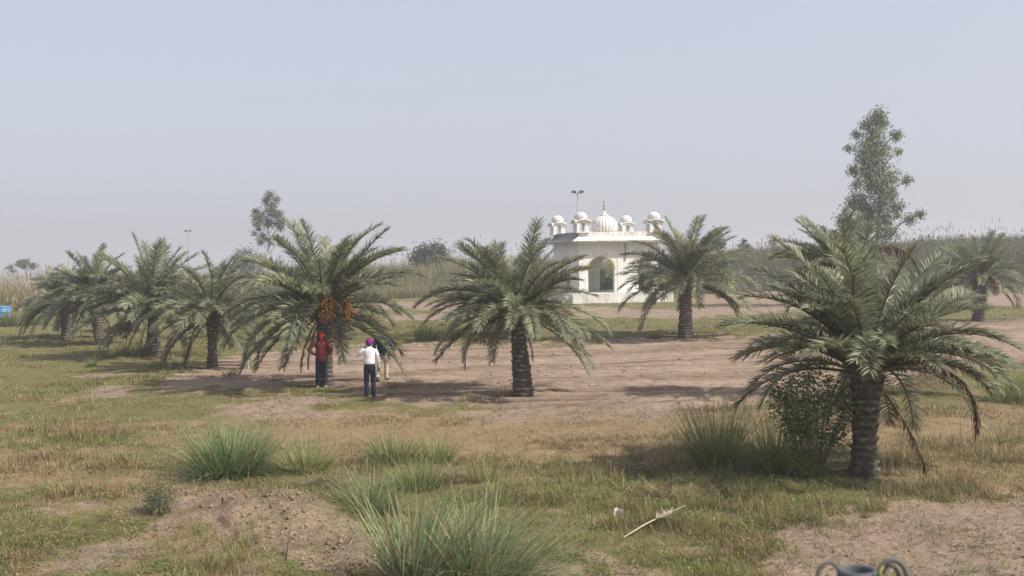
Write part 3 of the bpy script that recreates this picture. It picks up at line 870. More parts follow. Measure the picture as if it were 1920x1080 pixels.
def palm(base_px, crown_px, up_px, label, n=46, tr=.2, special=(), dead=(), fruit=(), lowest=-14, seed=0, wide=1.0, top=.97, sag=1.0, clear=None):
    b = at(*base_px)
    c = up_at(crown_px[0], crown_px[1], b.y + .02)
    topz = up_at(crown_px[0], up_px, b.y).z
    Lf = (topz - c.z) / top
    root = empty('date_palm', b)
    tag(root, label, 'palm tree', 'date palms standing in two rows')
    h = c.z - b.z
    lean = (c.x - b.x, 0)
    link('trunk', trunk_mesh(h, tr, tr * .86, lean, seed + 3), M['trunk'], root)
    mb = MB()
    g = random.Random(seed)
    prof = [(tr * .92, -.15), (tr * 1.12, -.02), (tr * 1.1, .1), (tr * .85, .28), (tr * .5, .5), (tr * .2, .72), (.02, .9)]
    mb.lathe(prof, 18)
    for k in range(34):                       # cut leaf bases standing off under the fronds
        a = g.uniform(0, 6.283); z = g.uniform(-.45, .12); d = np.array([math.cos(a), math.sin(a), 0])
        p0 = d * tr * .85 + np.array([0, 0, z]); p1 = p0 + d * .07 + np.array([0, 0, .10]); p2 = p1 + d * g.uniform(.03, .10) + np.array([0, 0, g.uniform(.06, .16)])
        mb.tube([p0, p1, p2], [(.05, .022), (.04, .017), (.022, .01)], 5, True, (1, 1, 1), (-d[1], d[0], 0))
    crown = link('crown', mb.mesh('crown', True), M['fibre'], root, (lean[0], lean[1], h))
    n = int(n * 1.65); tr *= .80
    for i in range(n):
        u = (i + .5) / n
        phi = i * 137.508 + g.uniform(-28, 28) + seed * 41
        e0 = 86 - (86 - lowest) * u ** 1.02 + g.uniform(-13, 13)
        facing = abs(((phi + 90) + 180) % 360 - 180)
        if facing < 42 and e0 < 24:
            if g.random() < .55: continue
            e0 = g.uniform(24, 40)
        if clear and clear[0] < ((phi + 180) % 360 - 180) < clear[1] and e0 < clear[2]: continue
        L = Lf * (.82 + .28 * g.random()) * (1.0 if e0 > 55 else 1 + (wide - 1) * min(1, (55 - e0) / 30))
        if e0 > 58: L *= .93
        frond_obj(crown, phi, e0, L, seed * 1000 + i, None, sag)
    for k, (phi, e0, D, L) in enumerate(special): frond_obj(crown, phi, e0, L, seed * 1000 + 500 + k, D)
    for k, d in enumerate(dead):
        phi, e0, D, L = d
        me = frond_mesh('dead_frond', e0, D, seed * 50 + k, 84, True); me.materials.append(M['dead_frond'])
        o = link('dead_frond', me, None, crown, (math.cos(R(phi)) * .12, math.sin(R(phi)) * .12, -.05), (0, 0, R(phi)), L)
        o['label'] = 'dry brown frond hanging down'
    for k, (phi, z, s) in enumerate(fruit):
        o = link('fruit_cluster', FRUIT[k % 3], None, crown, (math.cos(R(phi)) * .15, math.sin(R(phi)) * .15, z), (0, 0, R(phi)), s)
        o['label'] = 'orange bunch of date stalks'
    return root

PALMS = [
 dict(base_px=(125, 635), crown_px=(124, 572), up_px=488, label='leftmost palm with a short thick trunk and low drooping fronds', seed=1, sag=1.05, n=38, tr=.30, wide=1.05, dead=[(-120, -40, 40, 1.6)]),
 dict(base_px=(187, 647), crown_px=(176, 560), up_px=464, label='slim leaning palm with a dark trunk, second from the left', seed=2, sag=0.9, tr=.24, dead=[(200, -50, 30, 2.2), (-60, -55, 30, 2.0)], fruit=[(-150, .1, 1.0), (-20, .0, 1.0)]),
 dict(base_px=(243, 620), crown_px=(243, 574), up_px=500, label='half hidden palm whose stubby trunk shows between two left palms', seed=3, tr=.27, n=36),
 dict(base_px=(289, 668), crown_px=(286, 582), up_px=449, label='tall bushy palm with a green tussock against its foot', seed=4, sag=0.75, tr=.27, dead=[(190, -45, 40, 2.4), (-110, -50, 30, 2.2)]),
 dict(base_px=(413, 633), crown_px=(413, 575), up_px=505, label='palm mostly hidden behind the ringed trunk palm', seed=5, tr=.27, n=34),
 dict(base_px=(398, 693), crown_px=(399, 597), up_px=471, label='palm with a pale ringed trunk at the left end of the ploughed field', seed=6, sag=1.1, n=36, tr=.20, wide=1.0,
      dead=[(205, -40, 50, 2.3)], fruit=[(-30, .25, 1.0), (20, .0, .8)]),
 dict(base_px=(640, 634), crown_px=(638, 560), up_px=470, label='dark palm standing directly behind the fruiting palm', seed=8, tr=.34, n=38),
 dict(base_px=(612, 724), crown_px=(608, 590), up_px=404, label='largest palm with orange fruit bunches above the man in maroon', seed=7, tr=.24, n=46, wide=.98, clear=(-82, 16, 40),
      special=[(172, 55, 40, 3.2), (185, 35, 80, 3.0), (195, 12, 92, 3.1), (205, 2, 86, 2.9), (-5, 30, 75, 3.0), (8, 66, 26, 3.3), (18, 0, 60, 2.2), (5, 45, 46, 2.9), (178, 48, 60, 2.9), (24, 20, 75, 2.7), (215, 20, 90, 2.8)],
      dead=[(-140, -45, 45, 1.9), (-125, -50, 38, 1.75)], fruit=[(-68, .40, 1.0), (-18, .14, 1.2), (-165, .08, 1.1), (-75, .06, .9)]),
 dict(base_px=(943, 634), crown_px=(944, 560), up_px=450, label='palm half hidden behind the middle palm on the grass strip', seed=9, tr=.27, n=38),
 dict(base_px=(981, 742), crown_px=(968, 592), up_px=428, label='middle palm with a thick scaly trunk in front of the pavilion', seed=10, tr=.25, n=42, wide=.98, lowest=-8,
      special=[(180, 45, 85, 3.2), (188, 10, 75, 2.7), (-4, 25, 80, 2.9), (3, 60, 65, 2.7), (-8, 60, 42, 2.6), (170, 30, 75, 2.9), (12, 40, 60, 2.5), (184, 60, 50, 2.9)],
      dead=[(-10, 15, 80, 1.95), (192, 10, 60, 2.0), (-50, -40, 50, 1.4)]),
 dict(base_px=(1285, 633), crown_px=(1286, 535), up_px=404, label='palm covering the right side of the white pavilion', seed=11, sag=1.0, lowest=-6, tr=.32, n=48, wide=.95,
      dead=[(-5, 5, 60, 2.8)]),
 dict(base_px=(1602, 745), crown_px=(1568, 512), up_px=392, label='tall palm rising behind the nearest palm', seed=12, sag=0.8, tr=.26, n=34, fruit=[(190, .0, 1.1)], dead=[(10, 62, 125, 3.0)]),
 dict(base_px=(1620, 890), crown_px=(1624, 705), up_px=432, label='nearest palm with a stout scaly trunk beside the leafy shrub', seed=13, tr=.235, n=44, wide=.86, lowest=8, clear=(-179, -96, 34),
      special=[(-2, 35, 95, 3.0), (178, 50, 60, 2.6), (186, 45, 80, 1.8), (172, 78, 45, 2.9), (5, 55, 60, 2.6), (-10, 48, 70, 2.5), (-25, 30, 80, 2.2), (0, 68, 40, 2.7), (-60, 62, 50, 2.2), (-120, 64, 50, 2.2)],
      dead=[(-4, 36, 138, 2.75), (-20, -50, 25, 1.9), (-150, 0, 85, 1.2)]),
 dict(base_px=(1834, 602), crown_px=(1836, 530), up_px=434, label='rightmost palm alone before the grassy embankment', seed=14, sag=.95, lowest=2, tr=.36, n=40, fruit=[(-30, .05, 1.1), (200, -.1, .9)], dead=[(-10, -5, 70, 2.4)]),
]
for p in PALMS: palm(**p)

# ------------------------------------------------------------------ broadleaf trees and shrubs
def leaves(centres, radii, per, size, col, g, droop=.6, aspect=.35, sq=(1, 1, 1)):
    V = []; C = []
    for (c, r) in zip(centres, radii):
        n = int(per * (r ** 1.6))
        d = g.normal(0, 1, (n, 3)); d /= np.linalg.norm(d, axis=1)[:, None]
        p = np.array(c) + g.normal(0, .52, (n, 3)) * r * np.array(sq)
        a = g.random(n) * 6.283
        dirv = np.stack([np.cos(a), np.sin(a), -droop * (.3 + 1.4 * g.random(n))], -1); dirv /= np.linalg.norm(dirv, axis=1)[:, None]
        wv = np.cross(dirv, g.normal(0, 1, (n, 3))); wv /= np.linalg.norm(wv, axis=1)[:, None] + 1e-9
        s = (size * (.6 + .8 * g.random(n)))[:, None]
        V.append(np.stack([p, p + dirv * s * .5 + wv * s * aspect * .5, p + dirv * s, p + dirv * s * .5 - wv * s * aspect * .5], 1))
        k = .75 + .5 * g.random()
        cc = np.array(col) * k * (.65 + .7 * g.random((n, 1)))
        cc = np.where(g.random((n, 1)) < .08, cc * np.array([1.7, 1.3, .8]), cc)
        C.append(np.repeat(cc, 4, 0))
    V = np.concatenate(V).reshape(-1, 3); C = np.concatenate(C)
    F = np.arange(len(V)).reshape(-1, 4)
    return mesh_np('crown', V, [F], np.clip(C, 0, 1))

def tree(name, base, centres, radii, trunk_top, tr, label, cat, col, leaf, per, bark='bark', seed=1, droop=.6, aspect=.35, sq=(1, 1, 1), group=None, wob=.15):
    """centres are relative to the base"""
    g = np.random.default_rng(seed)
    root = empty(name, base); tag(root, label, cat, group)
    mb = MB()
    k = 9; top = np.array(trunk_top, float)
    P = [top * (i / (k - 1)) + np.array([g.normal(0, wob), g.normal(0, wob), 0]) * (0 if i in (0, k - 1) else 1) for i in range(k)]
    P[0] = np.array([0, 0, -.3])
    mb.tube(P, [tr * (1 - .85 * (i / (k - 1))) + .01 for i in range(k)], 8)
    for c, r in zip(centres, radii):
        c = np.array(c, float); zt = max(.25 * c[2], c[2] - (np.hypot(c[0] - P[4][0], c[1]) * .9 + .3)); zt = min(zt, top[2] * .97)
        f = np.clip(zt / top[2], 0, 1) * (k - 1); i0 = int(min(f, k - 2)); s = P[i0] + (P[i0 + 1] - P[i0]) * (f - i0)
        mid = s + (c - s) * .55 + np.array([0, 0, .12 * np.linalg.norm(c - s)])
        mb.tube([s, mid, c], [tr * .3 * (1 - .7 * f / (k - 1)) + .012, tr * .16 + .01, .012], 5)
        for q in range(3):
            e = c + g.normal(0, r * .5, 3); mb.tube([mid + (c - mid) * .6, e], [.014, .006], 4)
    link('trunk', mb.mesh('trunk', True), M[bark], root)
    link('crown', leaves(centres, radii, per, leaf, col, g, droop, aspect, sq), M['leaf'], root)
    return root

def zoomed(lst, sx, sy, k, base, Y, mpp, g):
    """clusters read off the photograph -> positions relative to the base at depth Y, with real spread in depth"""
    cs, rs = [], []
    for (zx, zy, zr) in lst:
        p = up_at(sx + zx / k, sy + zy / k, Y)
        r = zr / k * mpp
        cs.append((p.x - base.x, g.uniform(-1, 1) * (r * 1.1 + .4 * abs(p.x - base.x) * .6), p.z - base.z)); rs.append(r)
    return cs, rs

g1 = random.Random(5)
b = at(1640, 572); Yd = b.y; mpp = Yd / FPX
L1 = [(350, 90, 50), (350, 130, 60), (270, 170, 50), (400, 150, 50), (330, 230, 75), (200, 235, 36), (450, 260, 45), (260, 350, 85), (400, 360, 85), (130, 345, 28), (340, 450, 95), (220, 430, 55),
      (500, 370, 26), (150, 520, 48), (280, 540, 80), (430, 560, 85), (530, 590, 36), (170, 620, 40), (350, 660, 85), (470, 680, 55), (220, 720, 75), (360, 780, 80), (160, 770, 45), (460, 790, 50),
      (280, 850, 85), (60, 880, 55), (130, 930, 65), (420, 880, 65), (560, 880, 45), (640, 840, 34), (520, 850, 26), (230, 960, 75), (400, 980, 75), (330, 300, 70), (300, 620, 60), (250, 800, 60)]
cs, rs = zoomed(L1, 1560, 190, 4.0, b, Yd, mpp, g1)
tp = up_at(1648, 212, Yd)
tree('eucalyptus_tree', b, cs, rs, (tp.x - b.x, 0, tp.z - b.z), .22, 'tall slender eucalyptus rising behind the near palms on the right', 'tree', (.14, .19, .09), .26, 900, 'bark', 11, 1.0, .28)
b = at(503, 560); Yd = b.y; mpp = Yd / FPX
L2 = [(240, 80, 45), (190, 130, 50), (290, 120, 38), (230, 190, 60), (90, 230, 38), (110, 290, 52), (160, 270, 45), (270, 240, 58), (340, 260, 42), (130, 350, 48), (230, 340, 62), (320, 340, 55), (390, 330, 36),
      (120, 400, 26), (350, 390, 36), (90, 450, 26), (150, 470, 40), (140, 530, 36), (200, 500, 24), (310, 480, 24), (330, 540, 22), (260, 540, 24)]
cs, rs = zoomed(L2, 460, 350, 5.14, b, Yd, mpp, g1)
tp = up_at(505, 372, Yd)
tree('eucalyptus_tree', b, cs, rs, (tp.x - b.x, 0, tp.z - b.z), .16, 'thin pale stemmed eucalyptus with a loose crown on the left', 'tree', (.125, .15, .085), .26, 700, 'bark_pale', 12, .8, .3, group=None)

def round_tree(px, py_base, py_top, half_px, depth, label, seed, col=(.055, .085, .04), n=16, group='broad trees beyond the tall grass', per=170, leaf=.34, name='broadleaf_tree'):
    d = ray(px, 492); s = depth / d[1]
    x = d[0] * s; z = hz(x, depth)
    base = Vector((x, depth, z)); g = random.Random(seed); mpp = depth / FPX
    top = up_at(px, py_top, depth).z - z; hw = half_px * mpp; cs, rs = [], []
    bot = max(up_at(px, py_base, depth).z - z, .4)
    for i in range(n):
        a = g.uniform(0, 6.283); t = g.random(); rr = hw * math.sqrt(max(0.05, 1 - (2 * t - .9) ** 2)) * math.sqrt(g.random()) * .85
        cs.append((rr * math.cos(a), rr * math.sin(a), bot + (top - bot) * (.12 + .75 * t))); rs.append(hw * g.uniform(.22, .42))
    cs.append((0, 0, top - hw * .3)); rs.append(hw * .35)
    tree(name, base, cs, rs, (0, 0, top * .8), .12, label, 'tree', col, leaf, per, 'bark', seed, .4, .55, (1, 1, .8), group)

round_tree(810, 500, 457, 42, 146, 'rounded dark tree standing over the grass between two palms', 21, (.05, .085, .035), 22, per=230)
round_tree(466, 540, 463, 42, 190, 'hazy blue green tree behind the pale stemmed eucalyptus', 22, (.05, .075, .05), 20, per=120)
round_tree(420, 530, 492, 26, 200, 'low hazy tree left of the eucalyptus, behind the ringed palm', 27, (.05, .075, .05), 14, per=120)
round_tree(48, 505, 484, 22, 240, 'small hazy tree on the skyline at the far left', 23, (.06, .09, .045), 14, per=110, leaf=.4)
round_tree(20, 512, 496, 12, 260, 'tiny round tree low on the skyline at the far left', 28, (.06, .09, .045), 9, per=110, leaf=.4)
round_tree(1345, 520, 424, 26, 118, 'green tree peeping out behind the palm right of the pavilion', 24, (.06, .115, .035), 18, per=260)
round_tree(1452, 470, 440, 15, 190, 'small pale tree on top of the embankment', 25, (.10, .14, .06), 10, per=180, leaf=.3)
round_tree(1396, 490, 446, 15, 150, 'narrow dark bush on the embankment slope', 26, (.035, .06, .035), 14, per=330, leaf=.3, name='bush', group=None)
for i, (px, t, hw, dep, lab) in enumerate(((745, 505, 34, 134, 'dark bush low in the grass right of the fruiting palm'), (830, 513, 30, 138, 'green bush low in the grass left of the middle palm'),
                                            (1128, 508, 34, 122, 'green thicket seen through the pavilion arch'), (1165, 505, 30, 124, 'second green thicket behind the pavilion'),
                                            (1215, 508, 30, 123, 'dark thicket behind the right of the pavilion'), (1060, 505, 26, 150, 'thicket left of the pavilion behind palm fronds'),
                                            (1440, 478, 60, 152, 'wide brown green scrub on the embankment'), (1740, 462, 60, 150, 'olive scrub on the embankment left of the rightmost palm'),
                                            (1900, 455, 55, 148, 'olive scrub on the embankment at the right edge'), (1820, 458, 45, 156, 'scrub on the embankment top above the rightmost palm'))):
    round_tree(px, 552, t, hw, dep, lab, 40 + i, (.075, .095, .042) if i not in (0, 2, 3, 4) else (.045, .085, .03), 20, group='bushes among the tall grass', per=130, leaf=.36, name='bush')

def shrub(px, py, top_px, half_m, label, seed, col, leaf, per, n=26, name='leafy_shrub'):
    b = at(px, py); topz = up_at(px, top_px, b.y).z - b.z
    g = np.random.default_rng(seed)
    root = empty(name, b); tag(root, label, 'shrub')
    mb = MB(); cs, rs = [], []
    for i in range(n):
        a = g.random() * 6.283; q = g.random() ** .6
        top = np.array([math.cos(a) * half_m * q, math.sin(a) * half_m * q * .8, topz * (1 - .35 * q) * (.8 + .25 * g.random())])
        b0 = np.array([math.cos(a) * .12, math.sin(a) * .12, -.1])
        mid = b0 * .4 + top * .5 + np.array([0, 0, .1])
        mb.tube([b0, mid, top], [.014, .010, .004], 5)
        for t in (.45, .6, .75, .9, 1.0):
            p = (b0 * (1 - t) ** 2 + 2 * t * (1 - t) * mid + top * t * t) + g.normal(0, .06, 3); p[2] = max(p[2], .15)
            cs.append(p); rs.append(.10 + .12 * g.random())
    link('stem', mb.mesh('stem', True), M['bark'], root)
    me = leaves(cs, rs, per, leaf, col, g, .2, .5); me.name = 'foliage'
    link('foliage', me, M['leaf'], root)
shrub(1522, 888, 668, .80, 'leafy green shrub standing left of the nearest palm trunk', 31, (.125, .175, .06), .06, 760, 40)
shrub(1500, 893, 850, .28, 'low yellow flowered weed in front of the leafy shrub', 32, (.16, .20, .05), .035, 1500, 12, name='weed')
shrub(300, 960, 915, .2, 'scrubby weed on the spoil heap', 33, (.10, .12, .045), .03, 900, 9, name='weed')

def dead_stalk(pts_px, Y, r, label, name='dry_stalk', c='bark'):
    b = up_at(*pts_px[0], Y); z = hz(b.x, Y); b.z = min(b.z, z + .02)
    mb = MB(); P = [np.array((0, 0, 0.))]
    for q in pts_px[1:]:
        p = up_at(*q, Y); P.append(np.array((p.x - b.x, 0, p.z - b.z)))
    mb.tube(P, [r * (1 - .6 * i / len(P)) for i in range(len(P))], 6)
    return link(name, mb.mesh(name, True), M[c], None, b), mb

# ------------------------------------------------------------------ pavilion
def m_white(name, grime=.25, black=0.0, base=(.78, .765, .735)):
    t = NT(name); v = t.n('ShaderNodeNewGeometry').outputs['Position']; c = t.attr()
    st = t.n('ShaderNodeVectorMath', operation='MULTIPLY'); st.inputs[1].default_value = (1.6, 1.6, .35); t.l(v, st.inputs[0])
    a = t.mix(t.ramp(t.noise(.9, 5, .65, v), [(.35, 0), (.75, grime * 1.8)]), base, (.55, .50, .42))
    a = t.mix(t.ramp(t.noise(2.2, 5, .7, st.outputs[0]), [(.46, 0), (.68, min(1, grime * 1.9))]), a, (.36, .34, .31))
    if black: a = t.mix(t.ramp(t.noise(1.3, 5, .7, v), [(.3, black), (.72, black * .5)]), a, (.07, .068, .065))
    return t.bsdf(a, .8, t.bump(t.noise(30, 3, .6, v), .25, .01), .2)
def m_dome():
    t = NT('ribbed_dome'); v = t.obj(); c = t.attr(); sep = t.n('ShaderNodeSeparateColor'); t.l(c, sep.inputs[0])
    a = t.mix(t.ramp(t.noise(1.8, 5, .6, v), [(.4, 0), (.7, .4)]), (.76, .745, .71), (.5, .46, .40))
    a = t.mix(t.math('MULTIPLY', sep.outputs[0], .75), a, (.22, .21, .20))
    return t.bsdf(a, .7, None, .25)
M['white'] = m_white('whitewash', .16); M['white_dirty'] = m_white('stained_whitewash', .6); M['mould'] = m_white('mouldy_whitewash', .6, .95)
M['edge'] = m_white('stained_edge', .6, .8); M['cream'] = m_plain('cream_plaster', (.62, .50, .30), .8, .15, 4, .2); M['dome'] = m_dome()
M['grey_metal'] = m_plain('galvanised_metal', (.22, .23, .24), .5, .15, 10, .1, .5, .6)
M['tan_metal'] = m_plain('finial_metal', (.30, .28, .27), .5, .3, 10, .1, .5, .3)
M['floor'] = m_plain('pavilion_floor', (.55, .53, .49), .7, .15, 3, .1)

def arch_pts(c, wd, spring, top, n=14):
    pts = []
    for i in range(n + 1):
        q = math.pi * (1 - i / n)
        x = math.cos(q); s = math.sin(q)
        pts.append((c + wd / 2 * x, spring + (top - spring) * (s ** .86)))
    return pts

def wall_arch(mb, L, z0, z1, th, ops, M4):
    """wall along local x (0..L), thickness th inwards (y 0..th), with arched openings"""
    P = lambda x, y, z: tuple(M4 @ Vector((x, y, z)))
    def quad(a, b, c, d):
        mb.add([P(*a), P(*b), P(*c), P(*d)], [(0, 1, 2, 3)])
    ops = sorted(ops); x = 0
    for (c, wd, sp, tp) in ops + [None] if False else ops:
        a, b2 = c - wd / 2, c + wd / 2
        quad((x, 0, z0), (a, 0, z0), (a, 0, z1), (x, 0, z1)); quad((a, th, z0), (x, th, z0), (x, th, z1), (a, th, z1))
        ap = arch_pts(c, wd, sp, tp)
        for (xa, za), (xb, zb) in zip(ap[:-1], ap[1:]):
            quad((xa, 0, za), (xb, 0, zb), (xb, 0, z1), (xa, 0, z1)); quad((xb, th, zb), (xa, th, za), (xa, th, z1), (xb, th, z1))
            quad((xa, th, za), (xb, th, zb), (xb, 0, zb), (xa, 0, za))
        quad((a, 0, z0), (a, th, z0), (a, th, sp), (a, 0, sp)); quad((b2, th, z0), (b2, 0, z0), (b2, 0, sp), (b2, th, sp))
        x = b2
    quad((x, 0, z0), (L, 0, z0), (L, 0, z1), (x, 0, z1)); quad((L, th, z0), (x, th, z0), (x, th, z1), (L, th, z1))
    quad((0, 0, z1), (L, 0, z1), (L, th, z1), (0, th, z1))
    quad((0, th, z0), (0, 0, z0), (0, 0, z1), (0, th, z1)); quad((L, 0, z0), (L, th, z0), (L, th, z1), (L, 0, z1))

def moulding(mb, c, wd, sp, tp, z0, bw, proud, M4):
    """raised band round an opening"""
    P = lambda x, y, z: tuple(M4 @ Vector((x, y, z)))
    i = arch_pts(c, wd, sp, tp); o = arch_pts(c, wd + 2 * bw, sp, tp + bw)
    for k in range(len(i) - 1):
        (xa, za), (xb, zb), (xc, zc), (xd, zd) = i[k], i[k + 1], o[k + 1], o[k]
        V = [P(x, y, z) for y in (-proud, .02) for (x, z) in ((xa, za), (xb, zb), (xc, zc), (xd, zd))]
        mb.add(V, [(0, 1, 2, 3), (0, 4, 5, 1), (3, 2, 6, 7)] + ([(0, 3, 7, 4)] if k == 0 else []) + ([(1, 5, 6, 2)] if k == len(i) - 2 else []))

def build_pavilion():
    W, PL, TH = 8.4, .95, .45
    yaw = R(15.0)
    corner = at(1074, 570)
    m = 1.05                                        # plinth margin
    ux = Vector((math.cos(yaw), math.sin(yaw), 0)); vy = Vector((-math.sin(yaw), math.cos(yaw), 0))
    c0 = corner + (ux + vy) * (W / 2 + m)
    c0.z = min(hz(corner.x, corner.y), hz(c0.x, c0.y))
    root = empty('domed_pavilion', c0, yaw)
    tag(root, 'white whitewashed domed pavilion with arched openings and four roof kiosks', 'pavilion')
    h = W / 2
    mb = MB(); q = h + m
    mb.box(-q, q, -q, q, -.6, PL); link('plinth', mb.mesh('plinth'), M['white_dirty'], root)
    mb = MB(); mb.box(-h - .35, h + .35, -h - .35, h + .35, PL + .004, PL + .05); link('floor', mb.mesh('floor'), M['floor'], root)
    mb = MB(); mb.box(-q - .9, -q - .003, -q + .5, -q + 2.6, -.5, .40); mb.box(-q - .5, -q - .003, -q + .5, -q + 2.6, .403, .68)
    link('step', mb.mesh('step'), M['white_dirty'], root)
    zt = 6.45
    z0 = PL + .05
    aw, sp, tp = 2.45, z0 + 2.25, z0 + 3.55
    ops2 = [(2.3, 2.75, sp, tp), (6.95, 1.9, sp, tp)]; ops1 = [(W * .5, 2.7, sp, tp)]
    tr = lambda ang, L: Matrix.Rotation(ang, 4, 'Z') @ Matrix.Translation((-L / 2, -h, 0))
    for k, (ang, ops) in enumerate(((0, ops2), (math.pi / 2, ops1), (math.pi, [(W - 6.35, 2.75, sp, tp), (W - 2.1, 2.2, sp, tp)]), (-math.pi / 2, ops1))):
        L = W if k % 2 == 0 else W - 2 * TH - .006
        O = ops if k % 2 == 0 else [(L / 2, 2.7, sp, tp)]
        mb = MB(); wall_arch(mb, L, z0, zt, TH, O, tr(ang, L)); wall = link('wall', mb.mesh('wall'), M['white'], root)
        for (c, wd, s_, t_) in O:
            mb = MB(); moulding(mb, c, wd, s_, t_, z0, .13, .05, tr(ang, L)); link('arch_moulding', mb.mesh('arch_moulding'), M['cream'], wall)
        if k == 0:
            mb = MB()
            mb.box(-.0, .0 + .02, -h - .03, -h, z0, zt)
    # pilasters and drain pipe of the front
    for x0, x1 in ((-.22, .22), (3.4, 3.85)):
        mb = MB(); mb.box(x0, x1, -h - .035, -h + .02, z0 + .002, zt - .3); link('pilaster', mb.mesh('pilaster'), M['white'], root)
    mb = MB(); mb.tube([(.62, -h - .09, zt - .4), (.62, -h - .09, zt - 2.3)], [.055, .055], 8); mb.box(.54, .70, -h - .12, -h, zt - 1.0, zt - .95); link('drain_pipe', mb.mesh('drain_pipe'), M['grey_metal'], root)
    # sloping eaves, one slab a side
    oh = .95
    for k in range(4):
        mb = MB(); a, b2 = h - .02, h + oh
        zi, zo = 6.58, 5.98
        V = [(-a, -a, zi), (a, -a, zi), (b2, -b2, zo + .10), (-b2, -b2, zo + .10), (-a, -a, zi - .14), (a, -a, zi - .14), (b2, -b2, zo), (-b2, -b2, zo)]
        mt = Matrix.Rotation(k * math.pi / 2, 3, 'Z')
        mb.add([tuple(mt @ Vector(v)) for v in V], [(0, 3, 2, 1), (4, 5, 6, 7), (3, 7, 6, 2)])
        ed = MB(); q0, q1 = b2 + .004, b2 + .035
        V = [(-q0, -q0, zo - .05), (q0, -q0, zo - .05), (q1, -q1, zo - .05), (-q1, -q1, zo - .05), (-q0, -q0, zo + .125), (q0, -q0, zo + .125), (q1, -q1, zo + .12), (-q1, -q1, zo + .12)]
        ed.add([tuple(mt @ Vector(v)) for v in V], [(0, 1, 2, 3), (4, 7, 6, 5), (3, 2, 6, 7), (0, 4, 5, 1)])
        # joint faces are shared by neighbouring slabs; the bracket band below
        o = link('eave', mb.mesh('eave'), M['mould'] if k == 3 else M['white_dirty'], root)
        link('drip_edge', ed.mesh('drip_edge'), M['edge'], o)
        mb = MB(); mb.box(-h - .012, h + .012, -h - .012, -h + .25, 6.47, 7.0) if k % 2 == 0 else mb.box(-h + .252, h - .252, -h - .012, -h + .25, 6.47, 7.0)
        me = mb.mesh('parapet'); me.transform(Matrix.Rotation(k * math.pi / 2, 4, 'Z'))
        o = link('parapet', me, M['mould'] if k == 3 else M['white_dirty'], root)
        if k == 3: o['label'] = 'parapet side blackened by mould'
    mb = MB(); mb.box(-h + .26, h - .26, -h + .26, h - .26, 6.455, 6.90); link('roof', mb.mesh('roof'), M['white_dirty'], root)
    # main dome on a low drum
    mb = MB(); mb.lathe([(1.45, 6.905), (1.45, 7.0), (1.25, 7.03), (1.25, 7.10)], 48); drum = link('drum', mb.mesh('drum'), M['white_dirty'], root)
    prof = []
    for i in range(22):
        a = -.5 + i / 21 * (.5 + 1.28)
        prof.append((1.36 * math.cos(a), 7.66 + 1.12 * math.sin(a)))
    prof += [(.30, 8.78), (.20, 8.86)]
    mb = MB(); mb.lathe(prof, 24 * 8, lobes=24, depth=.055); dome = link('dome', mb.mesh('dome', True, True), M['dome'], root)
    zt_ = prof[-1][1]
    mb = MB(); mb.lathe([(.50, zt_ - .13), (.46, zt_ - .06), (.26, zt_ + .03), (.13, zt_ + .18), (.08, zt_ + .42)], 20); link('lotus_cap', mb.mesh('lotus_cap', True), M['white_dirty'], dome)
    z = zt_ + .40
    pr = [(.06, z)]
    for zc, r in ((.20, .17), (.52, .14), (.80, .11), (1.02, .08)):
        pr += [(.05, z + zc - r * .9), (r * .8, z + zc - r * .5), (r, z + zc), (r * .8, z + zc + r * .5), (.04, z + zc + r * .9)]
    pr += [(.025, z + 1.2), (.008, z + 1.45)]
    mb = MB(); mb.lathe(pr, 14); link('finial', mb.mesh('finial', True), M['tan_metal'], dome)
    # four corner kiosks
    def kiosk(cx, cy):
        e = link('kiosk', None, None, root, (cx, cy, 6.905)) if False else None
        s = .62; hh = 1.0; t = .16
        mb = MB()
        mb.box(-s - .1, s + .1, -s - .1, s + .1, 0, .10)
        for k in range(4):
            L = 2 * s if k % 2 == 0 else 2 * s - 2 * t - .004
            wall_arch(mb, L, .102, hh + .16, t, [(L / 2, .62 if k % 2 == 0 else .56, .68, .98)], Matrix.Rotation(k * math.pi / 2, 4, 'Z') @ Matrix.Translation((-L / 2, -s, 0)))
        body = link('kiosk', mb.mesh('kiosk'), M['white'], root, (cx, cy, 6.905))
        mb = MB(); n = 12
        for k in range(4):
            mt = Matrix.Rotation(k * math.pi / 2, 3, 'Z'); V = []
            for i in range(n + 1):
                x = -1 + 2 * i / n; zc = .92 + .30 * math.sqrt(max(0, 1 - abs(x) ** 2.2)) if abs(x) < .999 else .90
                X = x * (s + .20)
                for (yy, zz) in ((-s - .20, zc), (-s - .20, zc + .07), (-s * .5, zc + .17), (-s + .01, zc - .02)):
                    V.append(tuple(mt @ Vector((X if yy < -s else x * (s * .5 if yy > -s * .6 else s), yy, zz))))
            F = []
            for i in range(n):
                for j in range(4):
                    F.append((i * 4 + j, i * 4 + (j + 1) % 4, (i + 1) * 4 + (j + 1) % 4, (i + 1) * 4 + j))
            F += [(0, 3, 2, 1), tuple(n * 4 + j for j in range(4))]
            mb.add(V, F)
        link('cornice', mb.mesh('cornice'), M['white_dirty'], body)
        mb = MB(); mb.lathe([(.60, 1.12), (.58, 1.26), (.52, 1.30)], 24); link('neck', mb.mesh('neck', True), M['white_dirty'], body)
        prof = []
        for i in range(14):
            q = i / 13; a = -.5 + q * (math.pi / 2 + .5)
            prof.append((max(.64 * math.cos(a), .03), 1.54 + .50 * math.sin(a) + .03 * max(0, q - .6) * 3))
        mb = MB(); mb.lathe(prof, 16 * 6, lobes=16, depth=.08); d = link('kiosk_dome', mb.mesh('kiosk_dome', True, True), M['dome'], body)
        zt2 = prof[-1][1]
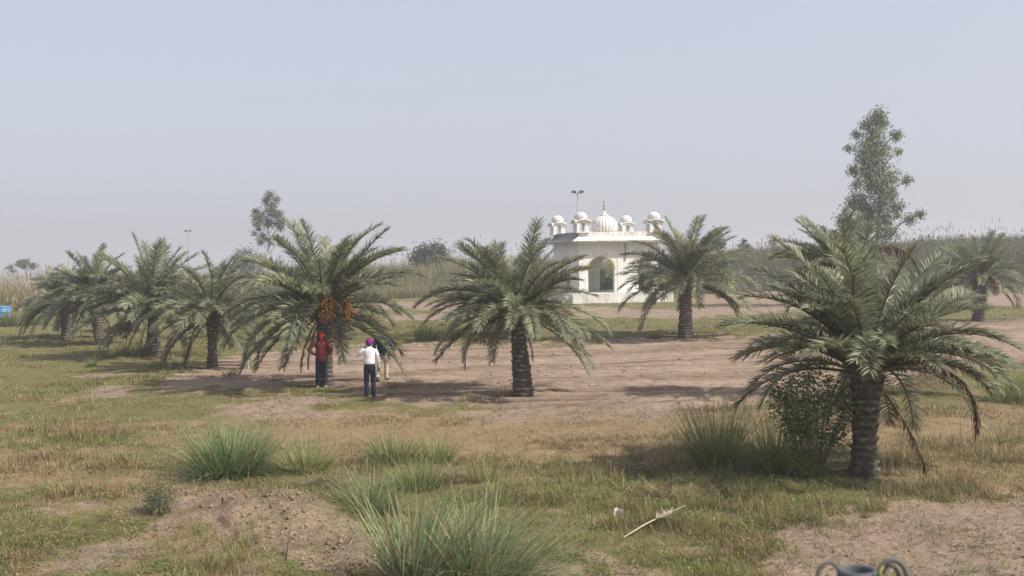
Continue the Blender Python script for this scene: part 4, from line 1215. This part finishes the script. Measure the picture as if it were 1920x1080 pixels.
        mb = MB(); mb.lathe([(.16, zt2 - .05), (.08, zt2 + .03), (.03, zt2 + .08), (.045, zt2 + .14), (.02, zt2 + .19), (.006, zt2 + .42)], 10); link('kiosk_finial', mb.mesh('kiosk_finial', True), M['tan_metal'], body)
    kk = h - .36
    for sx in (-1, 1):
        for sy in (-1, 1): kiosk(sx * kk, sy * kk)
    return root
build_pavilion()

# ------------------------------------------------------------------ lamp poles
def flood_pole(px, py_top, depth, label, twin=True):
    d = ray(px, 492); s = depth / d[1]; x = d[0] * s; z = hz(x, depth)
    top = up_at(px, py_top, depth); hgt = top.z - z
    root = empty('floodlight_pole', (x, depth, z)); tag(root, label, 'light pole')
    tx = top.x - x
    mb = MB(); mb.tube([(0, 0, -.3), (tx * .5, 0, hgt * .5), (tx, 0, hgt)], [.11, .085, .06], 8); link('pole', mb.mesh('pole', True), M['grey_metal'], root)
    mb = MB(); mb.box(tx - .55, tx + .55, -.04, .04, hgt - .05, hgt + .03); link('cross_arm', mb.mesh('cross_arm'), M['grey_metal'], root)
    for sx in (-1, 1):
        mb = MB()
        V = [(-.28, -.2, 0), (.28, -.2, 0), (.34, .12, .05), (-.34, .12, .05), (-.2, -.12, .26), (.2, -.12, .26), (.24, .1, .3), (-.24, .1, .3)]
        mb.add([(v[0] + tx + sx * .48, v[1], v[2] + hgt + .02) for v in V], [(0, 3, 2, 1), (4, 5, 6, 7), (0, 1, 5, 4), (2, 3, 7, 6), (0, 4, 7, 3), (1, 2, 6, 5)])
        link('floodlight', mb.mesh('floodlight'), M['dark'], root)
M['dark'] = m_plain('dark_housing', (.05, .052, .055), .6, .2, 8, .1)
flood_pole(1083, 362, 130, 'thin pole with two dark floodlights behind the pavilion roof')
flood_pole(352, 434, 230, 'distant tall lamp mast behind the left palms')

# ------------------------------------------------------------------ blue drum
def build_drum():
    p = at(4, 603)
    mb = MB()
    r, hh = .62, 1.15
    pr = [(r * .96, 0), (r, .04)]
    for k in (.33, .66): pr += [(r, hh * k - .05), (r + .035, hh * k - .02), (r + .035, hh * k + .02), (r, hh * k + .05)]
    pr += [(r, hh - .05), (r * .97, hh - .01)]
    mb.lathe(pr, 36)
    root = link('blue_drum', mb.mesh('blue_drum', True), m_plain('blue_plastic', (.03, .19, .42), .45, .15, 4, .1, .5), None, p)
    mb = MB(); mb.lathe([(r * 1.03, hh - .009), (r * 1.03, hh + .05), (r * .9, hh + .06), (r * .25, hh + .07)], 36); link('lid', mb.mesh('lid', True), m_plain('light_blue_plastic', (.06, .30, .55), .45, .1, 4, .1, .5), root)
    tag(root, 'bright blue plastic drum in the reeds at the far left edge', 'drum')
build_drum()

# ------------------------------------------------------------------ pipe with cable loops, close to the camera
def build_pipe():
    Y = 4.2
    c = up_at(1607, 1067, Y); z = hz(c.x, Y)
    root = empty('open_pipe', (c.x, Y, z)); tag(root, 'upright grey pipe with an open top and cable loops, close to the view', 'pipe')
    top = c.z - z; ro, ri = .078, .058
    mb = MB(); n = 36
    V = []; 
    for (r, zz) in ((ro, -.2), (ro, top - .01), (ro - .006, top), (ri + .004, top), (ri, top - .008), (ri, top - .6)):
        V += [(r * math.cos(6.28318 * j / n), r * math.sin(6.28318 * j / n), zz) for j in range(n)]
    F = [(i * n + j, i * n + (j + 1) % n, (i + 1) * n + (j + 1) % n, (i + 1) * n + j) for i in range(5) for j in range(n)]
    F.append(tuple(5 * n + j for j in range(n)))
    mb.add(V, F); link('tube', mb.mesh('tube', True), m_plain('grey_pipe', (.095, .10, .11), .7, .3, 10, .2, .3), root)
    def loop(name, cx, cz, rx, rz, r, mat, a0=-30, a1=250, dy=-.02, tilt=.3):
        mb = MB(); P = []
        for i in range(22):
            a = R(a0 + (a1 - a0) * i / 21); P.append((cx + rx * math.cos(a), dy + tilt * rx * math.sin(a) * .5, top + cz + rz * math.sin(a)))
        mb.tube(P, [r] * 22, 8); link(name, mb.mesh(name, True), mat, root)
    gc = m_plain('grey_cable', (.11, .11, .105), .7, .2, 20, .1); bc = m_plain('black_cable', (.03, .03, .032), .5, .2, 20, .1)
    loop('cable_loop', .135, -.04, .058, .078, .011, gc, -60, 200)
    loop('cable_loop', .115, -.02, .032, .045, .008, bc, -40, 230, -.05)
    loop('cable_loop', -.105, -.04, .045, .06, .008, gc, -20, 240, .02)
    mb = MB(); mb.tube([(.068, -.07, top - .10), (.072, -.085, top - .03), (.062, -.08, top + .012), (.08, -.07, top + .03)], [.007, .008, .008, .004], 6); link('yellow_tie', mb.mesh('yellow_tie', True), m_plain('yellow_plastic', (.26, .24, .09), .7, .2, 20, .1), root)
build_pipe()

# ------------------------------------------------------------------ fallen cane and bits
def build_bits():
    a = at(1170, 1015); b = at(1272, 972)
    mb = MB(); P = [np.array(a - a), np.array((b - a) * .35) + (0, 0, .06), np.array((b - a) * .75) + (0, 0, .09), np.array((b - a) * 1.15) + (0, 0, .10)]
    mb.tube(P, [.010, .010, .008, .004], 6)
    root = link('fallen_cane', mb.mesh('fallen_cane', True), m_plain('dry_cane', (.50, .42, .30), .8, .25, 10, .2), None, a + Vector((0, 0, .05)))
    tag(root, 'fallen dry cane with a whitish husk lying in the grass', 'cane')
    g = np.random.default_rng(3); n = 60
    t = .55 + .3 * g.random(n); base = np.array([np.array((b - a)) * q for q in t]) + np.stack([0 * t, 0 * t, .085 + 0 * t], -1)
    az = math.atan2((b - a).y, (b - a).x)
    V, Q, T, C = blades(base, az + g.normal(0, .6, n), .12 + .12 * g.random(n), 1.2 + .4 * g.random(n), g.normal(0, .2, n), np.full(n, .02), np.tile((.56, .48, .35), (n, 1)) * (.8 + .3 * g.random((n, 1))), 2)
    link('husk', mesh_np('husk', V, [Q, T], C), M['blade'], root)
    p = at(1160, 968); mb = MB(); g = random.Random(4); V = []
    for i in range(5):
        for j in range(4): V.append((i * .035 - .07 + g.uniform(-.01, .01), g.uniform(-.015, .015) + .03 * math.sin(i * 1.3), j * .035 + g.uniform(-.01, .02)))
    mb.add(V, [(i * 4 + j, i * 4 + j + 1, (i + 1) * 4 + j + 1, (i + 1) * 4 + j) for i in range(4) for j in range(3)])
    tag(link('paper_scrap', mb.mesh('paper_scrap', True), m_plain('paper', (.62, .58, .50), .9, .1, 10, .1), None, p + Vector((0, 0, .02))), 'crumpled whitish scrap lying in the dry grass', 'scrap')
    o, _ = dead_stalk([(535, 1030), (545, 990), (552, 970)], 14.0, .008, ''); tag(o, 'bare forked twig sticking up on the spoil heap', 'twig')
build_bits()

# ------------------------------------------------------------------ people
def remesh(mb, name, voxel=.012, smooth=4):
    o = bpy.data.objects.new('helper', mb.mesh('helper')); COL.objects.link(o)
    m1 = o.modifiers.new('r', 'REMESH'); m1.mode = 'VOXEL'; m1.voxel_size = voxel; m1.use_smooth_shade = True
    m2 = o.modifiers.new('s', 'SMOOTH'); m2.iterations = smooth; m2.factor = .5
    return bake(o, name)

def fingers(mb, wrist, d, palm_n, side):
    """palm, four unequal fingers and a thumb on the side of the palm"""
    d = np.array(d, float); d /= np.linalg.norm(d); pn = np.array(palm_n, float); pn -= d * (pn @ d); pn /= np.linalg.norm(pn)
    s = np.cross(d, pn) * side; w0 = np.array(wrist, float)
    pc = w0 + d * .085
    mb.tube([w0 - d * .02, w0 + d * .03, w0 + d * .07, pc + d * .01], [(.026, .02), (.036, .019), (.041, .017), (.038, .014)], 10, True, (1, 1, 1), s)
    for k, (off, l) in enumerate(((-.030, .072), (-.010, .082), (.010, .077), (.030, .062))):
        b = pc + s * off; p1 = b + d * l * .45 + pn * .008; p2 = p1 + (d * .8 + pn * .6) * l * .3; p3 = p2 + (d * .5 + pn * .85) * l * .28
        mb.tube([b - d * .01, p1, p2, p3], [.0095, .009, .0085, .007], 7)
    b = w0 + d * .03 - s * .034; p1 = b + (d * .7 - s * .7) * .035 + pn * .008; p2 = p1 + (d * .9 - s * .2 + pn * .4) * .03
    mb.tube([b, p1, p2], [.013, .0115, .009], 7)

def person(px, py, label, face, arms, legs, shirt_m, trouser_m, turban_m, shoe_m, tucked, turban, height=1.74, head_turn=0.0, head_tilt=0.0, collar=None):
    """arms: {+1/-1: (elbow, wrist, hand dir, palm normal)}; legs: {+1/-1: (knee, ankle, toe)}; local +Y is where the person faces"""
    b = at(px, py); k = height / 1.74
    root = empty('person', b, face); root.scale = (k, k, k); tag(root, label, 'person')
    sh = {s: np.array((s * .185, -.005, 1.435)) for s in (-1, 1)}
    hd = np.array((.0, .02 + head_tilt * -.03, 1.62))
    mb = MB()
    # bare body under the clothes: one continuous surface
    mb.tube([(0, 0, .86), (0, 0, 1.0), (0, .005, 1.2), (0, 0, 1.36), (0, -.005, 1.44), (0, -.005, 1.47)], [(.145, .095), (.135, .088), (.14, .092), (.165, .098), (.14, .075), (.07, .055)], 16, True, (1, 1, 1), (1, 0, 0))
    mb.tube([(0, -.005, 1.44), (0, .0, 1.50), (0, .01, 1.57)], [.06, .056, .056], 12)
    mb.ball(hd, .076, .096, .112, 16, 12)
    ct, stn = math.cos(head_turn), math.sin(head_turn)
    hp = lambda x, y, z: hd + np.array((x * ct - y * stn, x * stn + y * ct, z))
    mb.ball(hp(0, .045, -.07), .05, .045, .045, 10, 8)                                   # jaw
    mb.tube([hp(0, .088, .02), hp(0, .104, -.012), hp(0, .112, -.028)], [.009, .013, .012], 7)     # nose
    mb.ball(hp(0, .095, -.055), .024, .008, .008, 8, 6)                                  # mouth
    for s in (-1, 1):
        mb.ball(hp(s * .078, .0, -.01), .010, .022, .032, 8, 6)                          # ears
        mb.ball(hp(s * .03, .082, .022), .018, .012, .008, 8, 6)                         # brows over the eyes
        e, wr, hdir, pn = arms[s]; e = np.array(e); wr = np.array(wr)
        mb.tube([sh[s], sh[s] * .5 + e * .5, e, e * .5 + wr * .5, wr], [.052, .046, .037, .034, .025], 10)
        fingers(mb, wr, hdir, pn, s)
        kn, an, toe = (np.array(v) for v in legs[s])
        hip = np.array((s * .085, 0, .90))
        mb.tube([hip, hip * .5 + kn * .5, kn, kn * .45 + an * .55, an], [.078, .068, .05, .047, .034], 12)
    link('body', remesh(mb, 'body', .0075, 3), M['skin'], root)
    # trousers
    mb = MB()
    mb.tube([(0, 0, .80), (0, -.005, .88), (0, -.005, .95), (0, 0, 1.03)], [(.155, .105), (.172, .125), (.165, .118), (.150, .105)], 18, True, (1, 1, 1), (1, 0, 0))
    for s in (-1, 1):
        kn, an, toe = (np.array(v) for v in legs[s]); hip = np.array((s * .085, 0, .92))
        mb.tube([hip, hip * .6 + kn * .4, kn, kn * .5 + an * .5, an + np.array((0, 0, -.035))], [(.098, .108), (.088, .095), (.072, .075), (.068, .070), (.070, .074)], 14, True, (1, 1, 1), (1, 0, 0))
    link('trousers', remesh(mb, 'trousers', .012, 5), trouser_m, root)
    # shirt with sleeves
    mb = MB(); z0 = .84 if not tucked else .985
    hem = [(0, -.002, z0), (0, 0, z0 + .08)]
    rr = [(.178, .128), (.176, .126)] if not tucked else [(.160, .115), (.172, .128)]
    mb.tube(hem + [(0, .005, 1.16), (0, .005, 1.30), (0, 0, 1.39), (0, -.01, 1.45), (0, -.005, 1.495)], rr + [(.170, .122), (.188, .124), (.200, .115), (.165, .088), (.072, .066)], 22, True, (1, 1, 1), (1, 0, 0))
    for s in (-1, 1):
        e, wr, *_ = arms[s]; e = np.array(e); wr = np.array(wr)
        mb.tube([sh[s] * np.array((.85, 1, 1)), sh[s] * .5 + e * .5, e, e * .5 + wr * .5, wr], [.072, .066, .056, .052, .042], 12)
    shirt = link('shirt', remesh(mb, 'shirt', .011, 5), shirt_m, root)
    mb = MB(); mb.tube([(0, -.004, 1.475), (0, -.002, 1.52)], [(.074, .068), (.066, .062)], 18); link('collar', mb.mesh('collar', True), collar or shirt_m, shirt)
    if tucked:
        mb = MB(); mb.tube([(0, -.001, .975), (0, 0, 1.012)], [(.166, .121), (.164, .119)], 22, True, (1, 1, 1), (1, 0, 0)); link('belt', mb.mesh('belt', True), M['belt'], root)
    # shoes
    for s in (-1, 1):
        kn, an, toe = (np.array(v) for v in legs[s]); mb = MB()
        d = toe - an; d[2] = 0; d /= np.linalg.norm(d)
        f = np.array((an[0], an[1], toe[2] + .008)); sd = np.array((d[1], -d[0], 0))
        mb.tube([f - d * .07, f - d * .05 + (0, 0, .012), f + d * .02 + (0, 0, .02), f + d * .12 + (0, 0, .006), f + d * .19, f + d * .205], [(.025, .025), (.038, .042), (.042, .046), (.047, .034), (.035, .022), (.012, .010)], 12, True, (1, 1, 1), sd)
        me = mb.mesh('shoe', True); link('shoe', me, shoe_m, root)
    # turban
    mb = MB(); n = 28; V = []; rows = 16
    for i in range(rows + 1):
        q = i / rows; a = -.62 + q * (math.pi / 2 + .62)
        for j in range(n):
            t = 2 * math.pi * j / n
            rg = 1 + .045 * math.sin(a * 17 + 2.2 * math.sin(t)) * math.cos(a)
            V.append(hd + np.array((turban[0] * math.cos(a) * math.cos(t) * rg, turban[1] * math.cos(a) * math.sin(t) * rg - .008, .035 + turban[2] * math.sin(a) * rg + .02 * math.sin(t))))
    mb.add(V, [(i * n + j, i * n + (j + 1) % n, (i + 1) * n + (j + 1) % n, (i + 1) * n + j) for i in range(rows) for j in range(n)] + [tuple(range(n - 1, -1, -1)), tuple(rows * n + j for j in range(n))])
    tb = link('turban', mb.mesh('turban', True), turban_m, root)
    return root, hd, tb

def m_cloth(name, c, var=.18, check=None):
    t = NT(name); v = t.obj(); n = t.noise(7, 4, .6, v)
    a = t.mix(n, tuple(x * (1 - var) for x in c), tuple(min(1, x * (1 + var)) for x in c))
    if check:
        for i, ax in enumerate(('X', 'Z')):
            wv = t.n('ShaderNodeTexWave', wave_type='BANDS', bands_direction=ax); wv.inputs['Scale'].default_value = 5.2; t.l(v, wv.inputs[0])
            a = t.mix(t.ramp(wv.outputs[1], [(.72, 0), (.9, .55)]), a, check)
    st = t.n('ShaderNodeVectorMath', operation='MULTIPLY'); st.inputs[1].default_value = (14, 14, 5); t.l(v, st.inputs[0])
    return t.bsdf(a, .85, t.bump(t.noise(1.0, 3, .5, st.outputs[0]), .55, .03), .15)
M['skin'] = m_plain('skin', (.20, .105, .065), .6, .12, 12, .1)
M['belt'] = m_plain('belt_leather', (.03, .022, .018), .5, .2, 10, .1)
maroon = m_cloth('maroon_check', (.27, .045, .052), .2, (.10, .02, .035)); navy_j = m_cloth('dark_jeans', (.022, .030, .050)); navy_t = m_cloth('navy_trousers', (.016, .020, .036))
white_s = m_cloth('white_shirt', (.74, .74, .74), .05); blue_j = m_cloth('navy_jumper', (.022, .042, .105)); cream_t = m_cloth('cream_trousers', (.60, .52, .40), .08)
red_t = m_cloth('red_turban', (.50, .028, .022)); purple_t = m_cloth('purple_turban', (.17, .022, .15)); red2_t = m_cloth('dull_red_turban', (.33, .03, .03))
shoe_d = m_plain('dark_shoe', (.03, .028, .027), .5); shoe_w = m_plain('pale_shoe', (.45, .42, .38), .6)

std = {1: ((.10, .015, .50), (.105, -.02, .09), (.125, .15, 0)), -1: ((-.10, .015, .50), (-.105, -.02, .09), (-.125, .15, 0))}
r, hd, tb = person(603, 726, 'person in a maroon checked shirt and red turban, hands on hips', R(2),
    {-1: ((-.40, -.07, 1.19), (-.20, .02, 1.04), (.55, .8, -.15), (.6, -.5, 0)), 1: ((.37, -.09, 1.18), (.19, .03, 1.04), (-.55, .8, -.15), (-.6, -.5, 0))},
    {1: ((.12, .015, .50), (.135, -.02, .09), (.16, .15, 0)), -1: ((-.115, .015, .50), (-.125, -.02, .09), (-.16, .15, 0))},
    maroon, navy_j, red_t, shoe_w, False, (.104, .118, .100), 1.76)
mb = MB(); mb.ball(hd + np.array((.0, .045, .118)), .042, .045, .042, 12, 8); link('topknot', mb.mesh('topknot', True), red_t, tb)
mb = MB(); mb.tube([hd + np.array((.01, -.10, .02)), hd + np.array((.02, -.125, -.05)), hd + np.array((.025, -.115, -.13))], [(.03, .012), (.042, .01), (.05, .006)], 8, True, (1, 1, 1), (1, 0, 0)); link('turban_tail', mb.mesh('turban_tail', True), red_t, tb)
person(694, 746, 'person in a white shirt and purple turban raising one hand to the face', R(4),
    {-1: ((-.36, .02, 1.24), (-.14, .17, 1.46), (.35, .15, .9), (.9, -.2, -.3)), 1: ((.27, -.02, 1.14), (.285, .03, .88), (.02, .1, -1), (-1, 0, 0))},
    std, white_s, navy_t, purple_t, shoe_d, True, (.108, .122, .125), 1.74, .35, 0)
person(717, 714, 'person in a navy jumper and cream trousers walking away into the field', R(-14),
    {-1: ((-.25, -.06, 1.16), (-.27, .05, .92), (0, .2, -1), (1, 0, 0)), 1: ((.33, -.05, 1.19), (.44, .02, .97), (.35, .15, -.9), (-.8, 0, -.3))},
    {1: ((.10, .12, .51), (.10, .10, .10), (.11, .28, .01)), -1: ((-.09, -.03, .50), (-.09, -.24, .13), (-.10, -.06, 0))},
    blue_j, cream_t, red2_t, shoe_d, False, (.102, .115, .115), 1.75, -.7, .6, white_s)

# ------------------------------------------------------------------ haze
def build_haze():
    t = NT('haze'); pv = t.n('ShaderNodeVolumePrincipled')
    pv.inputs['Color'].default_value = (.95, .95, 1.0, 1)
    pv.inputs['Density'].default_value = .0012
    pv.inputs['Anisotropy'].default_value = .2
    t.l(pv.outputs[0], t.out.inputs['Volume'])
    mb = MB(); mb.box(-5400, 5400, -5400, 5400, -1.6, 26)
    tag(link('haze', mb.mesh('haze'), t.m), 'pale morning haze lying over the fields', 'haze', kind='stuff')
build_haze()
